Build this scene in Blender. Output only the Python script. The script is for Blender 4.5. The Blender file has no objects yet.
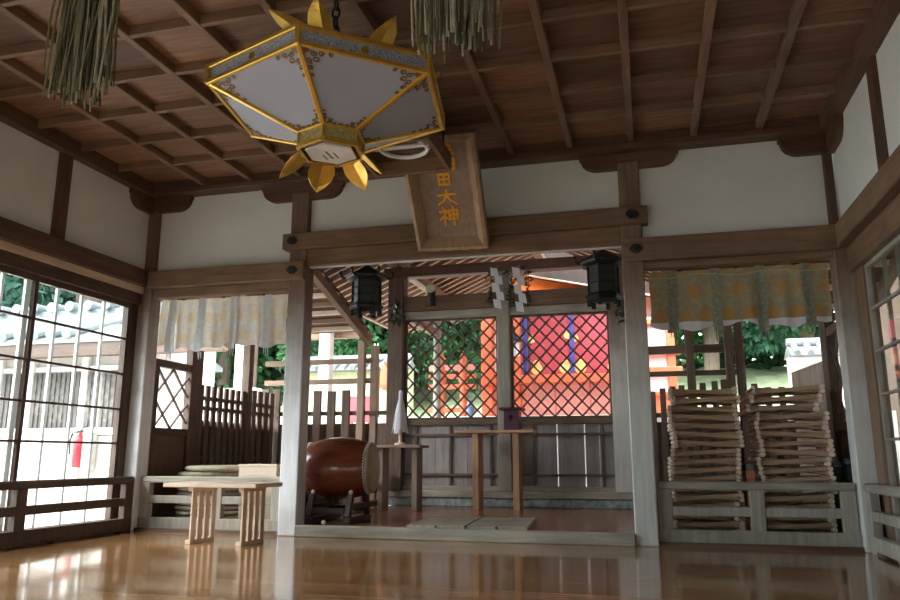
import bpy, bmesh, math, random
from mathutils import Vector, Matrix
random.seed(11)
SC = bpy.context.scene
COL = SC.collection
ROOT = {}                      # root location of every thing and part, so parts can be modelled in place

# ------------------------------------------------------------------ mesh builder
class MB:
    def __init__(s):
        s.bm = bmesh.new()
    def box(s, x0, x1, y0, y1, z0, z1, b=0.004):
        m = Matrix.Translation(((x0+x1)/2, (y0+y1)/2, (z0+z1)/2)) @ Matrix.Diagonal((abs(x1-x0), abs(y1-y0), abs(z1-z0), 1))
        r = bmesh.ops.create_cube(s.bm, size=1, matrix=m)
        s._bev(r['verts'], min(b, .3*min(abs(x1-x0), abs(y1-y0), abs(z1-z0))))
        return s
    def _bev(s, vs, b):
        if b <= 0.0004: return
        es = list({e for v in vs for e in v.link_edges})
        bmesh.ops.bevel(s.bm, geom=es, offset=b, segments=1, affect='EDGES', profile=.5)
    def bar(s, p, q, w, h, b=0.003, up=(0, 0, 1)):
        # square bar from p to q; w across, h along 'up'
        p, q = Vector(p), Vector(q); d = q-p; L = d.length; d.normalize()
        up = Vector(up)
        if abs(d.dot(up)) > .98: up = Vector((0, 1, 0))
        sd = d.cross(up).normalized(); u2 = sd.cross(d).normalized()
        M = Matrix(((sd.x, d.x, u2.x, (p.x+q.x)/2), (sd.y, d.y, u2.y, (p.y+q.y)/2), (sd.z, d.z, u2.z, (p.z+q.z)/2), (0, 0, 0, 1)))
        r = bmesh.ops.create_cube(s.bm, size=1, matrix=M @ Matrix.Diagonal((w, L, h, 1)))
        s._bev(r['verts'], min(b, .3*min(w, h, L)))
        return s
    def cyl(s, p, q, r0, r1=None, n=12, caps=True):
        p, q = Vector(p), Vector(q); d = q-p
        M = Matrix.Translation((p+q)/2) @ d.to_track_quat('Z', 'Y').to_matrix().to_4x4()
        bmesh.ops.create_cone(s.bm, cap_ends=caps, segments=n, radius1=r0, radius2=r0 if r1 is None else r1, depth=d.length, matrix=M)
        return s
    def sph(s, c, r, sx=1, sy=1, sz=1, u=12, v=8):
        bmesh.ops.create_uvsphere(s.bm, u_segments=u, v_segments=v, radius=r, matrix=Matrix.Translation(c) @ Matrix.Diagonal((sx, sy, sz, 1)))
        return s
    def tube(s, pts, r, n=8):
        for a, b in zip(pts[:-1], pts[1:]):
            if (Vector(b)-Vector(a)).length > 1e-5: s.cyl(a, b, r, r, n)
        for a in pts[1:-1]: s.sph(a, r, u=n, v=6)
        return s
    def lathe(s, c, prof, n=32, axis='z', phase=0.0):
        c = Vector(c); rings = []
        for r, h in prof:
            ring = []
            for k in range(n):
                a = phase + 2*math.pi*k/n
                if axis == 'z': v = Vector((r*math.cos(a), r*math.sin(a), h))
                elif axis == 'x': v = Vector((h, r*math.cos(a), r*math.sin(a)))
                else: v = Vector((r*math.cos(a), h, r*math.sin(a)))
                ring.append(s.bm.verts.new(c+v))
            rings.append(ring)
        for A, B in zip(rings[:-1], rings[1:]):
            for k in range(n):
                s.bm.faces.new((A[k], A[(k+1) % n], B[(k+1) % n], B[k]))
        s.bm.faces.new(rings[0][::-1]); s.bm.faces.new(rings[-1])
        return s
    def prism(s, pts, dv):
        # polygon of 3D points extruded along dv
        dv = Vector(dv)
        a = [s.bm.verts.new(Vector(p)) for p in pts]; b = [s.bm.verts.new(Vector(p)+dv) for p in pts]
        n = len(a)
        s.bm.faces.new(a[::-1]); s.bm.faces.new(b)
        for k in range(n): s.bm.faces.new((a[k], a[(k+1) % n], b[(k+1) % n], b[k]))
        return s
    def quad(s, *pts):
        s.bm.faces.new([s.bm.verts.new(Vector(p)) for p in pts]); return s
    def grid(s, f, nu, nv):
        g = [[s.bm.verts.new(Vector(f(i/nu, j/nv))) for j in range(nv+1)] for i in range(nu+1)]
        for i in range(nu):
            for j in range(nv): s.bm.faces.new((g[i][j], g[i+1][j], g[i+1][j+1], g[i][j+1]))
        return s
    def xf(s, M):
        bmesh.ops.transform(s.bm, matrix=M, verts=s.bm.verts); return s
    def build(s, name, mat, parent=None, smooth=False, label=None, origin=None, normals=True, stuff=False):
        if normals: bmesh.ops.recalc_face_normals(s.bm, faces=s.bm.faces)
        org = ROOT[parent.name] if parent is not None else (Vector(origin) if origin is not None else Vector((0, 0, 0)))
        bmesh.ops.translate(s.bm, vec=-org, verts=s.bm.verts)
        me = bpy.data.meshes.new(name); s.bm.to_mesh(me); s.bm.free()
        me.materials.append(mat)
        if smooth:
            me.polygons.foreach_set('use_smooth', [True]*len(me.polygons))
            try: me.set_sharp_from_angle(angle=math.radians(40))
            except Exception: pass
        o = bpy.data.objects.new(name, me); COL.objects.link(o)
        if parent is not None: o.parent = parent
        else: o.location = org
        ROOT[o.name] = org
        if label: o['label'] = label
        if stuff: o['kind'] = 'stuff'
        return o

def thing(name, label, cat, loc=(0, 0, 0), group=None):
    o = bpy.data.objects.new(name, None); COL.objects.link(o)
    o.empty_display_size = .1; o.location = loc; ROOT[o.name] = Vector(loc)
    o['label'] = label; o['category'] = cat
    if group: o['group'] = group
    return o
def tag(o, label, cat, group=None):
    o['label'] = label; o['category'] = cat
    if group: o['group'] = group
    return o
def struct(name, mb, mat, parent=None, origin=None):
    o = mb.build(name, mat, parent, origin=origin)
    if parent is None: o['kind'] = 'structure'
    return o
def copy_tree(o, parent=None):
    c = o.copy(); COL.objects.link(c)
    if parent is not None: c.parent = parent
    for ch in list(o.children): copy_tree(ch, c)
    return c

# ------------------------------------------------------------------ materials
def new_mat(name):
    m = bpy.data.materials.new(name); m.use_nodes = True
    nt = m.node_tree
    return m, nt, nt.nodes['Principled BSDF']
def N(nt, t, **kw):
    n = nt.nodes.new(t)
    for k, v in kw.items():
        if k in n.inputs: n.inputs[k].default_value = v
        else: setattr(n, k, v)
    return n
def ramp(nt, stops):
    r = nt.nodes.new('ShaderNodeValToRGB'); e = r.color_ramp.elements
    while len(e) < len(stops): e.new(.5)
    for k, (p, c) in enumerate(stops):
        e[k].position = p; e[k].color = (*c, 1)
    return r
def L(nt, a, b): nt.links.new(a, b)
def coords(nt, scale, rnd=True):
    tc = N(nt, 'ShaderNodeTexCoord'); mp = N(nt, 'ShaderNodeMapping')
    mp.inputs['Scale'].default_value = scale
    if rnd:
        oi = N(nt, 'ShaderNodeObjectInfo'); mu = N(nt, 'ShaderNodeMath', operation='MULTIPLY'); mu.inputs[1].default_value = 37.0
        L(nt, oi.outputs['Random'], mu.inputs[0])
        ad = N(nt, 'ShaderNodeVectorMath', operation='ADD')
        L(nt, tc.outputs['Object'], ad.inputs[0]); L(nt, mu.outputs[0], ad.inputs[1])
        L(nt, ad.outputs[0], mp.inputs['Vector'])
        return tc, mp.outputs[0], oi
    L(nt, tc.outputs['Object'], mp.inputs['Vector'])
    return tc, mp.outputs[0], None
def mixc(nt, fac, a, b, mode='MIX'):
    m = N(nt, 'ShaderNodeMix', data_type='RGBA', blend_type=mode)
    if hasattr(fac, 'links'): L(nt, fac, m.inputs['Factor'])
    else: m.inputs['Factor'].default_value = fac
    for k, v in ((6, a), (7, b)):
        if hasattr(v, 'links'): L(nt, v, m.inputs[k])
        else: m.inputs[k].default_value = (*v, 1)
    return m.outputs[2]
AX = {'x': (2.2, 26, 26), 'y': (26, 2.2, 26), 'z': (26, 26, 2.2)}
_wc = {}
def wood(name, c1, c2, axis='x', rough=.6, bump=.15, spec=.35, low=None):
    """wood with long grain along one axis; 'low' = bleached colour weathering up from the foot, plus painted window light on the left posts"""
    key = name+axis
    if key in _wc: return _wc[key]
    m, nt, bs = new_mat(key)
    tc, v, oi = coords(nt, AX[axis])
    n1 = N(nt, 'ShaderNodeTexNoise', Scale=1.0, Detail=6.0, Roughness=.65, Distortion=.6); L(nt, v, n1.inputs['Vector'])
    r = ramp(nt, [(.25, c2), (.72, c1)]); L(nt, n1.outputs['Fac'], r.inputs['Fac'])
    n2 = N(nt, 'ShaderNodeTexNoise', Scale=3.0, Detail=3.0); L(nt, tc.outputs['Object'], n2.inputs['Vector'])
    r2 = ramp(nt, [(.3, (.72, .72, .72)), (.7, (1.12, 1.1, 1.08))]); L(nt, n2.outputs['Fac'], r2.inputs['Fac'])
    col = mixc(nt, .8, r.outputs['Color'], r2.outputs['Color'], 'MULTIPLY')
    mr = N(nt, 'ShaderNodeMapRange'); L(nt, oi.outputs['Random'], mr.inputs[0]); mr.inputs[3].default_value = .86; mr.inputs[4].default_value = 1.12
    hs = N(nt, 'ShaderNodeHueSaturation'); L(nt, col, hs.inputs['Color']); L(nt, mr.outputs[0], hs.inputs['Value'])
    out = hs.outputs['Color']
    if low is not None:
        sx = N(nt, 'ShaderNodeSeparateXYZ'); L(nt, tc.outputs['Object'], sx.inputs[0])
        ad = N(nt, 'ShaderNodeMath', operation='MULTIPLY_ADD'); L(nt, n2.outputs['Fac'], ad.inputs[0]); ad.inputs[1].default_value = 1.1; L(nt, sx.outputs['Z'], ad.inputs[2])
        m2 = N(nt, 'ShaderNodeMapRange', interpolation_type='SMOOTHSTEP'); L(nt, ad.outputs[0], m2.inputs[0])
        m2.inputs[1].default_value = 1.5; m2.inputs[2].default_value = 2.7; m2.inputs[3].default_value = 1; m2.inputs[4].default_value = 0
        r3 = ramp(nt, [(.25, tuple(x*.72 for x in low)), (.7, low)]); L(nt, n1.outputs['Fac'], r3.inputs['Fac'])
        out = mixc(nt, m2.outputs[0], out, r3.outputs['Color'])
    L(nt, out, bs.inputs['Base Color'])
    bs.inputs['Roughness'].default_value = rough; bs.inputs['Specular IOR Level'].default_value = spec
    bp = N(nt, 'ShaderNodeBump', Strength=bump, Distance=.004); L(nt, n1.outputs['Fac'], bp.inputs['Height']); L(nt, bp.outputs[0], bs.inputs['Normal'])
    _wc[key] = m
    return m
def plain(name, col, rough=.6, metal=0.0, var=.12, scale=8.0, spec=.4, bump=0.0, trans=0.0):
    if name in _wc: return _wc[name]
    m, nt, bs = new_mat(name)
    tc, v, oi = coords(nt, (1, 1, 1))
    n = N(nt, 'ShaderNodeTexNoise', Scale=scale, Detail=5.0, Roughness=.6); L(nt, v, n.inputs['Vector'])
    r = ramp(nt, [(.3, tuple(c*(1-var) for c in col)), (.7, tuple(min(1, c*(1+var)) for c in col))]); L(nt, n.outputs['Fac'], r.inputs['Fac'])
    L(nt, r.outputs['Color'], bs.inputs['Base Color'])
    bs.inputs['Roughness'].default_value = rough; bs.inputs['Metallic'].default_value = metal; bs.inputs['Specular IOR Level'].default_value = spec
    if bump:
        bp = N(nt, 'ShaderNodeBump', Strength=bump, Distance=.01); L(nt, n.outputs['Fac'], bp.inputs['Height']); L(nt, bp.outputs[0], bs.inputs['Normal'])
    if trans:
        t = N(nt, 'ShaderNodeBsdfTranslucent'); L(nt, r.outputs['Color'], t.inputs['Color'])
        mx = N(nt, 'ShaderNodeMixShader', Fac=trans); L(nt, bs.outputs[0], mx.inputs[1]); L(nt, t.outputs[0], mx.inputs[2])
        L(nt, mx.outputs[0], nt.nodes['Material Output'].inputs['Surface'])
    _wc[name] = m
    return m
def glass_mat():
    m, nt, bs = new_mat('window glass'); nt.nodes.remove(bs)
    t = N(nt, 'ShaderNodeBsdfTransparent'); t.inputs[0].default_value = (.93, .96, .96, 1)
    g = N(nt, 'ShaderNodeBsdfGlossy', Roughness=.03); g.inputs[0].default_value = (1, 1, 1, 1)
    lw = N(nt, 'ShaderNodeLayerWeight', Blend=.5); mx = N(nt, 'ShaderNodeMixShader')
    pw = N(nt, 'ShaderNodeMath', operation='POWER'); L(nt, lw.outputs['Facing'], pw.inputs[0]); pw.inputs[1].default_value = 5
    f = N(nt, 'ShaderNodeMath', operation='MULTIPLY_ADD'); L(nt, pw.outputs[0], f.inputs[0]); f.inputs[1].default_value = .7; f.inputs[2].default_value = .04
    L(nt, f.outputs[0], mx.inputs[0]); L(nt, t.outputs[0], mx.inputs[1]); L(nt, g.outputs[0], mx.inputs[2])
    L(nt, mx.outputs[0], nt.nodes['Material Output'].inputs['Surface'])
    return m
def plank_mat(name, c1, c2, row, length, rough, axis='x', coat=0.0, gap=.003):
    """floor boards: brick texture for the boards and a long noise for the grain"""
    m, nt, bs = new_mat(name)
    tc = N(nt, 'ShaderNodeTexCoord'); mp = N(nt, 'ShaderNodeMapping'); L(nt, tc.outputs['Object'], mp.inputs['Vector'])
    if axis == 'y': mp.inputs['Rotation'].default_value = (0, 0, math.pi/2)
    if axis == 'z': mp.inputs['Rotation'].default_value = (0, math.pi/2, 0)
    b = N(nt, 'ShaderNodeTexBrick'); L(nt, mp.outputs[0], b.inputs['Vector'])
    b.inputs['Scale'].default_value = 1; b.inputs['Brick Width'].default_value = length; b.inputs['Row Height'].default_value = row
    b.inputs['Mortar Size'].default_value = gap; b.inputs['Mortar Smooth'].default_value = .3
    b.inputs['Color1'].default_value = (*c1, 1); b.inputs['Color2'].default_value = (*c2, 1); b.inputs['Mortar'].default_value = (c2[0]*.25, c2[1]*.22, c2[2]*.2, 1)
    b.inputs['Bias'].default_value = 0; b.offset = .37
    mp2 = N(nt, 'ShaderNodeMapping'); L(nt, mp.outputs[0], mp2.inputs['Vector']); mp2.inputs['Scale'].default_value = (.7, 34, 34)
    n = N(nt, 'ShaderNodeTexNoise', Scale=1.5, Detail=6.0, Roughness=.6, Distortion=.5); L(nt, mp2.outputs[0], n.inputs['Vector'])
    r = ramp(nt, [(.3, (.5, .47, .45)), (.72, (1.35, 1.32, 1.3))]); L(nt, n.outputs['Fac'], r.inputs['Fac'])
    L(nt, mixc(nt, .85, b.outputs['Color'], r.outputs['Color'], 'MULTIPLY'), bs.inputs['Base Color'])
    mr = N(nt, 'ShaderNodeMapRange'); L(nt, n.outputs['Fac'], mr.inputs[0]); mr.inputs[3].default_value = rough*.75; mr.inputs[4].default_value = rough*1.3
    L(nt, mr.outputs[0], bs.inputs['Roughness'])
    bs.inputs['Coat Weight'].default_value = coat; bs.inputs['Coat Roughness'].default_value = rough*.6
    inv = N(nt, 'ShaderNodeMath', operation='MULTIPLY_ADD'); L(nt, b.outputs['Fac'], inv.inputs[0]); inv.inputs[1].default_value = -1; L(nt, n.outputs['Fac'], inv.inputs[2])
    bp = N(nt, 'ShaderNodeBump', Strength=.12, Distance=.004); L(nt, inv.outputs[0], bp.inputs['Height']); L(nt, bp.outputs[0], bs.inputs['Normal'])
    return m
def cell_mat(name, c1, c2, ox, oy, dx, dy):
    """coffer boards: every coffer its own tone and its own grain"""
    m, nt, bs = new_mat(name)
    tc = N(nt, 'ShaderNodeTexCoord')
    ad = N(nt, 'ShaderNodeVectorMath', operation='ADD'); L(nt, tc.outputs['Object'], ad.inputs[0]); ad.inputs[1].default_value = (-ox, -oy, 0)
    sn = N(nt, 'ShaderNodeVectorMath', operation='SNAP'); L(nt, ad.outputs[0], sn.inputs[0]); sn.inputs[1].default_value = (dx, dy, 50)
    wn = N(nt, 'ShaderNodeTexWhiteNoise'); L(nt, sn.outputs[0], wn.inputs['Vector'])
    mp = N(nt, 'ShaderNodeMapping'); L(nt, tc.outputs['Object'], mp.inputs['Vector']); mp.inputs['Scale'].default_value = (2.0, 16, 16)
    sh = N(nt, 'ShaderNodeVectorMath', operation='MULTIPLY_ADD'); L(nt, wn.outputs['Color'], sh.inputs[0]); sh.inputs[1].default_value = (20, 20, 20); L(nt, mp.outputs[0], sh.inputs[2])
    n = N(nt, 'ShaderNodeTexNoise', Scale=1.0, Detail=6.0, Roughness=.6, Distortion=1.2); L(nt, sh.outputs[0], n.inputs['Vector'])
    r = ramp(nt, [(.28, c2), (.7, c1)]); L(nt, n.outputs['Fac'], r.inputs['Fac'])
    mr = N(nt, 'ShaderNodeMapRange'); L(nt, wn.outputs['Value'], mr.inputs[0]); mr.inputs[3].default_value = .65; mr.inputs[4].default_value = 1.5
    hs = N(nt, 'ShaderNodeHueSaturation'); L(nt, r.outputs[0], hs.inputs['Color']); L(nt, mr.outputs[0], hs.inputs['Value'])
    L(nt, hs.outputs[0], bs.inputs['Base Color']); bs.inputs['Roughness'].default_value = .6
    return m
def curtain_mat(name, base, motif, dk, tr, mx_, hem=None):
    """woven cloth with rows of round crests; object X along the cloth, Z up"""
    m, nt, bs = new_mat(name)
    tc = N(nt, 'ShaderNodeTexCoord'); sx = N(nt, 'ShaderNodeSeparateXYZ'); L(nt, tc.outputs['Object'], sx.inputs[0])
    def mth(op, a, b=None, c=None):
        q = N(nt, 'ShaderNodeMath', operation=op)
        for k, v in enumerate((a, b, c)):
            if v is None: continue
            if hasattr(v, 'links'): L(nt, v, q.inputs[k])
            else: q.inputs[k].default_value = v
        return q.outputs[0]
    px, pz = .157, .185
    zrow = mth('DIVIDE', sx.outputs['Z'], pz); row = mth('FLOOR', zrow)
    xs = mth('DIVIDE', sx.outputs['X'], px); xo = mth('ADD', xs, mth('MULTIPLY', row, .5))
    fx = mth('SUBTRACT', mth('FRACT', xo), .5); fz = mth('SUBTRACT', mth('FRACT', zrow), .5)
    d = mth('SQRT', mth('ADD', mth('POWER', mth('MULTIPLY', fx, px), 2.0), mth('POWER', mth('MULTIPLY', fz, pz), 2.0)))
    nz = N(nt, 'ShaderNodeTexNoise', Scale=38.0, Detail=3.0); L(nt, tc.outputs['Object'], nz.inputs['Vector'])
    dd = mth('ADD', d, mth('MULTIPLY', mth('SUBTRACT', nz.outputs['Fac'], .5), .05))
    mk = N(nt, 'ShaderNodeMapRange', interpolation_type='SMOOTHSTEP'); L(nt, dd, mk.inputs[0])
    mk.inputs[1].default_value = .042; mk.inputs[2].default_value = .058; mk.inputs[3].default_value = mx_; mk.inputs[4].default_value = 0
    n2 = N(nt, 'ShaderNodeTexNoise', Scale=14.0, Detail=5.0, Distortion=1.5); L(nt, tc.outputs['Object'], n2.inputs['Vector'])
    rb = ramp(nt, [(.35, tuple(c*dk for c in base)), (.6, base)]); L(nt, n2.outputs['Fac'], rb.inputs['Fac'])
    col = mixc(nt, mk.outputs[0], rb.outputs[0], motif)
    if hem is not None:
        hm = mth('LESS_THAN', sx.outputs['Z'], hem[0]); col = mixc(nt, hm, col, hem[1])
    L(nt, col, bs.inputs['Base Color']); bs.inputs['Roughness'].default_value = .85; bs.inputs['Specular IOR Level'].default_value = .15
    t = N(nt, 'ShaderNodeBsdfTranslucent'); L(nt, col, t.inputs['Color'])
    mx = N(nt, 'ShaderNodeMixShader', Fac=tr); L(nt, bs.outputs[0], mx.inputs[1]); L(nt, t.outputs[0], mx.inputs[2])
    L(nt, mx.outputs[0], nt.nodes['Material Output'].inputs['Surface'])
    return m
def scroll_mat(name, base, dark):
    m, nt, bs = new_mat(name)
    tc, v, oi = coords(nt, (1, 1, 1))
    n = N(nt, 'ShaderNodeTexNoise', Scale=42.0, Detail=2.0, Distortion=2.0); L(nt, v, n.inputs['Vector'])
    w = N(nt, 'ShaderNodeMath', operation='PINGPONG'); L(nt, n.outputs['Fac'], w.inputs[0]); w.inputs[1].default_value = .06
    r = ramp(nt, [(.3, dark), (.55, base)])
    mu = N(nt, 'ShaderNodeMath', operation='MULTIPLY'); L(nt, w.outputs[0], mu.inputs[0]); mu.inputs[1].default_value = 16; L(nt, mu.outputs[0], r.inputs['Fac'])
    L(nt, r.outputs[0], bs.inputs['Base Color']); bs.inputs['Roughness'].default_value = .5
    return m

BEAM = dict(c1=(.27, .172, .106), c2=(.135, .08, .047))
def beam(ax): return wood('beam wood', BEAM['c1'], BEAM['c2'], ax, .55)
def darkw(ax): return wood('dark ceiling wood', (.17, .095, .058), (.08, .042, .026), ax, .55)
def ribw(ax): return wood('ceiling rib wood', (.3, .19, .122), (.165, .1, .064), ax, .5)
def post_window_light(ax='z'): return wood('bleached post wood with painted light', (.25, .165, .105), (.13, .08, .05), ax, .6, low=(.88, .9, .93))  # whitened beyond weathering: the left window's light is painted into the low colour
def post(ax='z'): return wood('post wood', (.25, .165, .105), (.13, .08, .05), ax, .6, low=(.72, .72, .68))
def grey(ax): return wood('weathered grey wood', (.46, .43, .37), (.25, .225, .18), ax, .75)
def old(ax): return wood('old brown wood', (.21, .15, .11), (.085, .06, .045), ax, .75)
def rail_dark(ax): return wood('dark railing wood', (.13, .08, .055), (.055, .033, .024), ax, .5)
def pale(ax): return wood('pale new wood', (.84, .67, .53), (.7, .52, .39), ax, .5)
def tablew(ax): return wood('light table wood', (.56, .35, .2), (.36, .2, .11), ax, .5)
def stoolw(ax): return wood('stool wood', (.62, .44, .29), (.38, .25, .155), ax, .6)
GOLD = plain('gold leaf', (.85, .55, .12), .32, .75, .12, 20)
BRASS = plain('brass trim', (.62, .4, .08), .35, .8, .15, 20)
PLASTER = plain('white plaster', (.72, .735, .71), .9, 0, .05, 2.5, .1)
BLACK = plain('blackened bronze', (.022, .026, .024), .5, .4, .3, 25)
NAIL = plain('patinated nail cover', (.03, .04, .036), .5, .5, .3, 40)
PAPER = plain('white paper', (.86, .87, .9), .8, 0, .03, 5, .2, trans=.25)
STONE = plain('blue grey stone', (.3, .36, .36), .9, 0, .45, 18, .2, .4)
VERM = plain('vermilion paint', (.82, .19, .09), .5, 0, .08, 4)
CRIM = plain('crimson door lacquer', (.52, .09, .11), .4, 0, .12, 4)
SALMON = plain('overexposed vermilion boards', (.82, .34, .28), .6, 0, .12, 3)  # washed-out pink of overexposure is put into these reds
WHITE = plain('limewashed wall', (.8, .79, .77), .9, 0, .05, 2, .1)
BLUE = plain('blue painted trim', (.08, .1, .42), .5)
TILE = plain('grey roof tile', (.2, .225, .23), .5, 0, .25, 6)
GLASS = glass_mat()
# ------------------------------------------------------------------ camera
cd = bpy.data.cameras.new('camera'); cam = bpy.data.objects.new('camera', cd); COL.objects.link(cam)
cd.sensor_width = 36; cd.lens = 747.93*36/900; cd.clip_start = .05; cd.clip_end = 200
yaw, pit = .2549, .2055
fw = Vector((-math.sin(yaw)*math.cos(pit), math.cos(yaw)*math.cos(pit), math.sin(pit)))
rt = Vector((math.cos(yaw), math.sin(yaw), 0)); up = rt.cross(fw)
cam.matrix_world = Matrix(((rt.x, up.x, -fw.x, 1.5304), (rt.y, up.y, -fw.y, -5.6985), (rt.z, up.z, -fw.z, .6267), (0, 0, 0, 1)))
SC.camera = cam

# ------------------------------------------------------------------ shell of the hall
XL, XR, YF = -2.83, 2.94, -4.6
struct('floor', MB().box(-2.95, 3.1, YF, .03, -.1, 0, 0), plank_mat('polished floor boards', (.56, .31, .13), (.34, .17, .07), .1, 3.4, .11, 'x', .4))
struct('ceiling', MB().box(-2.95, 3.1, YF, .1, 3.085, 3.12, 0), cell_mat('coffer boards', (.26, .142, .088), (.12, .062, .037), -2.71, -.54, .47, .447))
tn = 0
def trim(mb, mat):
    global tn; tn += 1
    return struct('trim_%d' % tn, mb, mat)
for i in range(-5, 6):
    x = 1.516+.47*(i-3)
    trim(MB().box(x-.025, x+.025, YF, -.05, 3.02, 3.086, .004), ribw('y'))
for j in range(0, 10):
    y = -.54-.447*j
    trim(MB().box(-2.8, 2.98, y-.018, y+.018, 3.024, 3.086, .002), ribw('x'))
trim(MB().box(-2.82, 2.99, -.09, .06, 2.965, 3.01, .004).box(-2.82, 2.99, -.06, .06, 3.01, 3.086, .004), darkw('x'))
trim(MB().box(-2.86, -2.75, YF, -.04, 2.965, 3.086, .005), darkw('y'))
trim(MB().box(2.87, 3.02, YF, -.04, 2.965, 3.086, .005), darkw('y'))
struct('wall_back', MB().box(-2.8, 3.0, .06, .11, 2.22, 3.09, 0), PLASTER)
struct('wall_left', MB().box(-2.9, XL, YF, .02, 2.1, 3.09, 0), PLASTER)
struct('wall_right', MB().box(XR+.02, 3.06, YF, .02, 2.1, 3.09, 0), PLASTER)
# outer roof of the hall, above the coffers
struct('roof', MB().box(-3.8, 4.0, -4.6, .2, 3.2, 3.3, .01), darkw('x'))
struct('added_roof_front', MB().prism([(-4.4, -4.6, 3.2), (-4.4, -7.4, 1.8), (-4.4, -7.4, 1.9), (-4.4, -4.6, 3.3)], (9, 0, 0)), darkw('x'))  # unseen low eave, shaped to cut daylight entering the open front
for s_, x in ((-1, -2.95), (1, 3.1)): struct('roof_side_%s' % ('left' if s_ < 0 else 'right'), MB().prism([(x, -4.6, 3.2), (x+s_*1.0, -4.6, 2.8), (x+s_*1.0, -4.6, 2.88), (x, -4.6, 3.3)], (0, 4.8, 0)), darkw('y'))

# ------------------------------------------------------------------ posts and beams of the back row
def post_obj(x0, x1, y0, y1, top, label, mat=None):
    return tag(MB().box(x0, x1, y0, y1, 0, top, .008).build('wooden_post', mat or post(), origin=((x0+x1)/2, (y0+y1)/2, 0)), label, 'post')
post_obj(-1.388, -1.226, 0, .16, 2.89, 'thick weathered post, whitened by painted window light, at the left of the wide middle opening, beside the drum', post_window_light())
post_obj(1.405, 1.567, 0, .16, 2.89, 'thick greenish grey post between the wide middle opening and the right stools')
post_obj(-2.885, -2.737, 0, .15, 2.84, 'corner post at the back left, pale with painted window light, beside the big glazed window', post_window_light())
post_obj(2.885, 3.05, 0, .16, 2.1, 'corner post at the back right, grey, beside the stacks of stools')
struct('trim_59', MB().box(2.885, 2.942, 0, .06, 2.1, 2.84, .004), darkw('z'))
def nail(mb, x, y, z, r=.042):
    # lozenge-shaped hexagonal cover, a shallow pyramid
    pts = [(x+r*1.25, y, z), (x+r*.5, y, z+r*.8), (x-r*.5, y, z+r*.8), (x-r*1.25, y, z), (x-r*.5, y, z-r*.8), (x+r*.5, y, z-r*.8)]
    mb.prism(pts, (0, -.016, 0)); mb.prism([(x+(a-x)*.6, y-.016, z+(c-z)*.6) for a, b_, c in pts], (0, -.01, 0))
    return mb
b0 = thing('tie_beam', 'long upper brown beam over the wide middle opening, carrying the plaque', 'beam', (0, 0, 2.37))
MB().box(-1.44, 1.615, -.045, .1, 2.367, 2.506, .006).build('beam', beam('x'), b0)
for x in (-1.345, 1.5): nail(MB(), x, -.045, 2.44).build('nail_cover', NAIL, b0)
tag(MB().box(-1.226, 1.405, .01, .14, 2.225, 2.367, .006).build('lintel', beam('x'), origin=(0, .08, 2.225)), 'paler lintel directly under the long upper beam of the middle opening', 'beam')
b1 = thing('tie_beam', 'lower left wall beam above the pale curtain', 'beam', (-2.0, 0, 2.1))
MB().box(-2.76, -1.232, -.045, .1, 2.1, 2.255, .006).build('beam', beam('x'), b1)
nail(MB(), -1.335, -.045, 2.18).build('nail_cover', NAIL, b1)
tag(MB().box(-2.737, -1.388, .02, .12, 2.02, 2.1, .005).build('lintel', beam('x'), origin=(-2, .07, 2.02)), 'thin lintel the pale left curtain hangs from', 'beam')
b2 = thing('tie_beam', 'lower right wall beam above the olive curtain', 'beam', (2.2, 0, 2.07))
MB().box(1.41, 2.93, -.045, .1, 2.075, 2.25, .006).build('beam', beam('x'), b2)
nail(MB(), 1.515, -.045, 2.165).build('nail_cover', NAIL, b2)
tag(MB().box(1.567, 2.885, .02, .12, 2.02, 2.075, .005).build('lintel', beam('x'), origin=(2.2, .07, 2.02)), 'thin lintel the olive right curtain hangs from', 'beam')
tag(MB().box(-2.9, -2.775, YF, -.0, 2.12, 2.27, .006).build('tie_beam', darkw('y'), origin=(-2.83, -2.3, 2.12)), 'dark beam along the left wall between the window and the plaster', 'beam')
tag(MB().box(2.9, 3.07, YF, -.0, 2.08, 2.25, .006).build('tie_beam', beam('y'), origin=(3, -2.3, 2.1)), 'brown beam along the right wall between the window and the plaster', 'beam')
wf = struct('trim_%d' % 60, MB().box(-2.94, -2.83, YF, 0, 1.96, 2.06, .004), rail_dark('y'))
struct('trim_%d' % 61, MB().box(-2.9, -2.815, YF, 0, 2.06, 2.12, .004), pale('y'))
struct('trim_%d' % 62, MB().box(2.97, 3.08, YF, 0, 1.9, 2.08, .004), beam('y'))
struct('trim_%d' % 63, MB().box(-2.95, -2.86, YF, 0, 0, .05, .004), rail_dark('y'))
struct('trim_%d' % 64, MB().box(3.0, 3.1, YF, 0, 0, .05, .004), grey('y'))
for y, n in ((-1.07, 65), (-2.6, 66), (-4.1, 67)):
    struct('trim_%d' % n, MB().box(-2.86, -2.805, y-.065, y+.065, 2.27, 2.966, .004), darkw('z'))
    struct('trim_%d' % (n+10), MB().box(2.93, 3.0, y-.06, y+.06, 2.25, 2.966, .004), darkw('z'))
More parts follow.
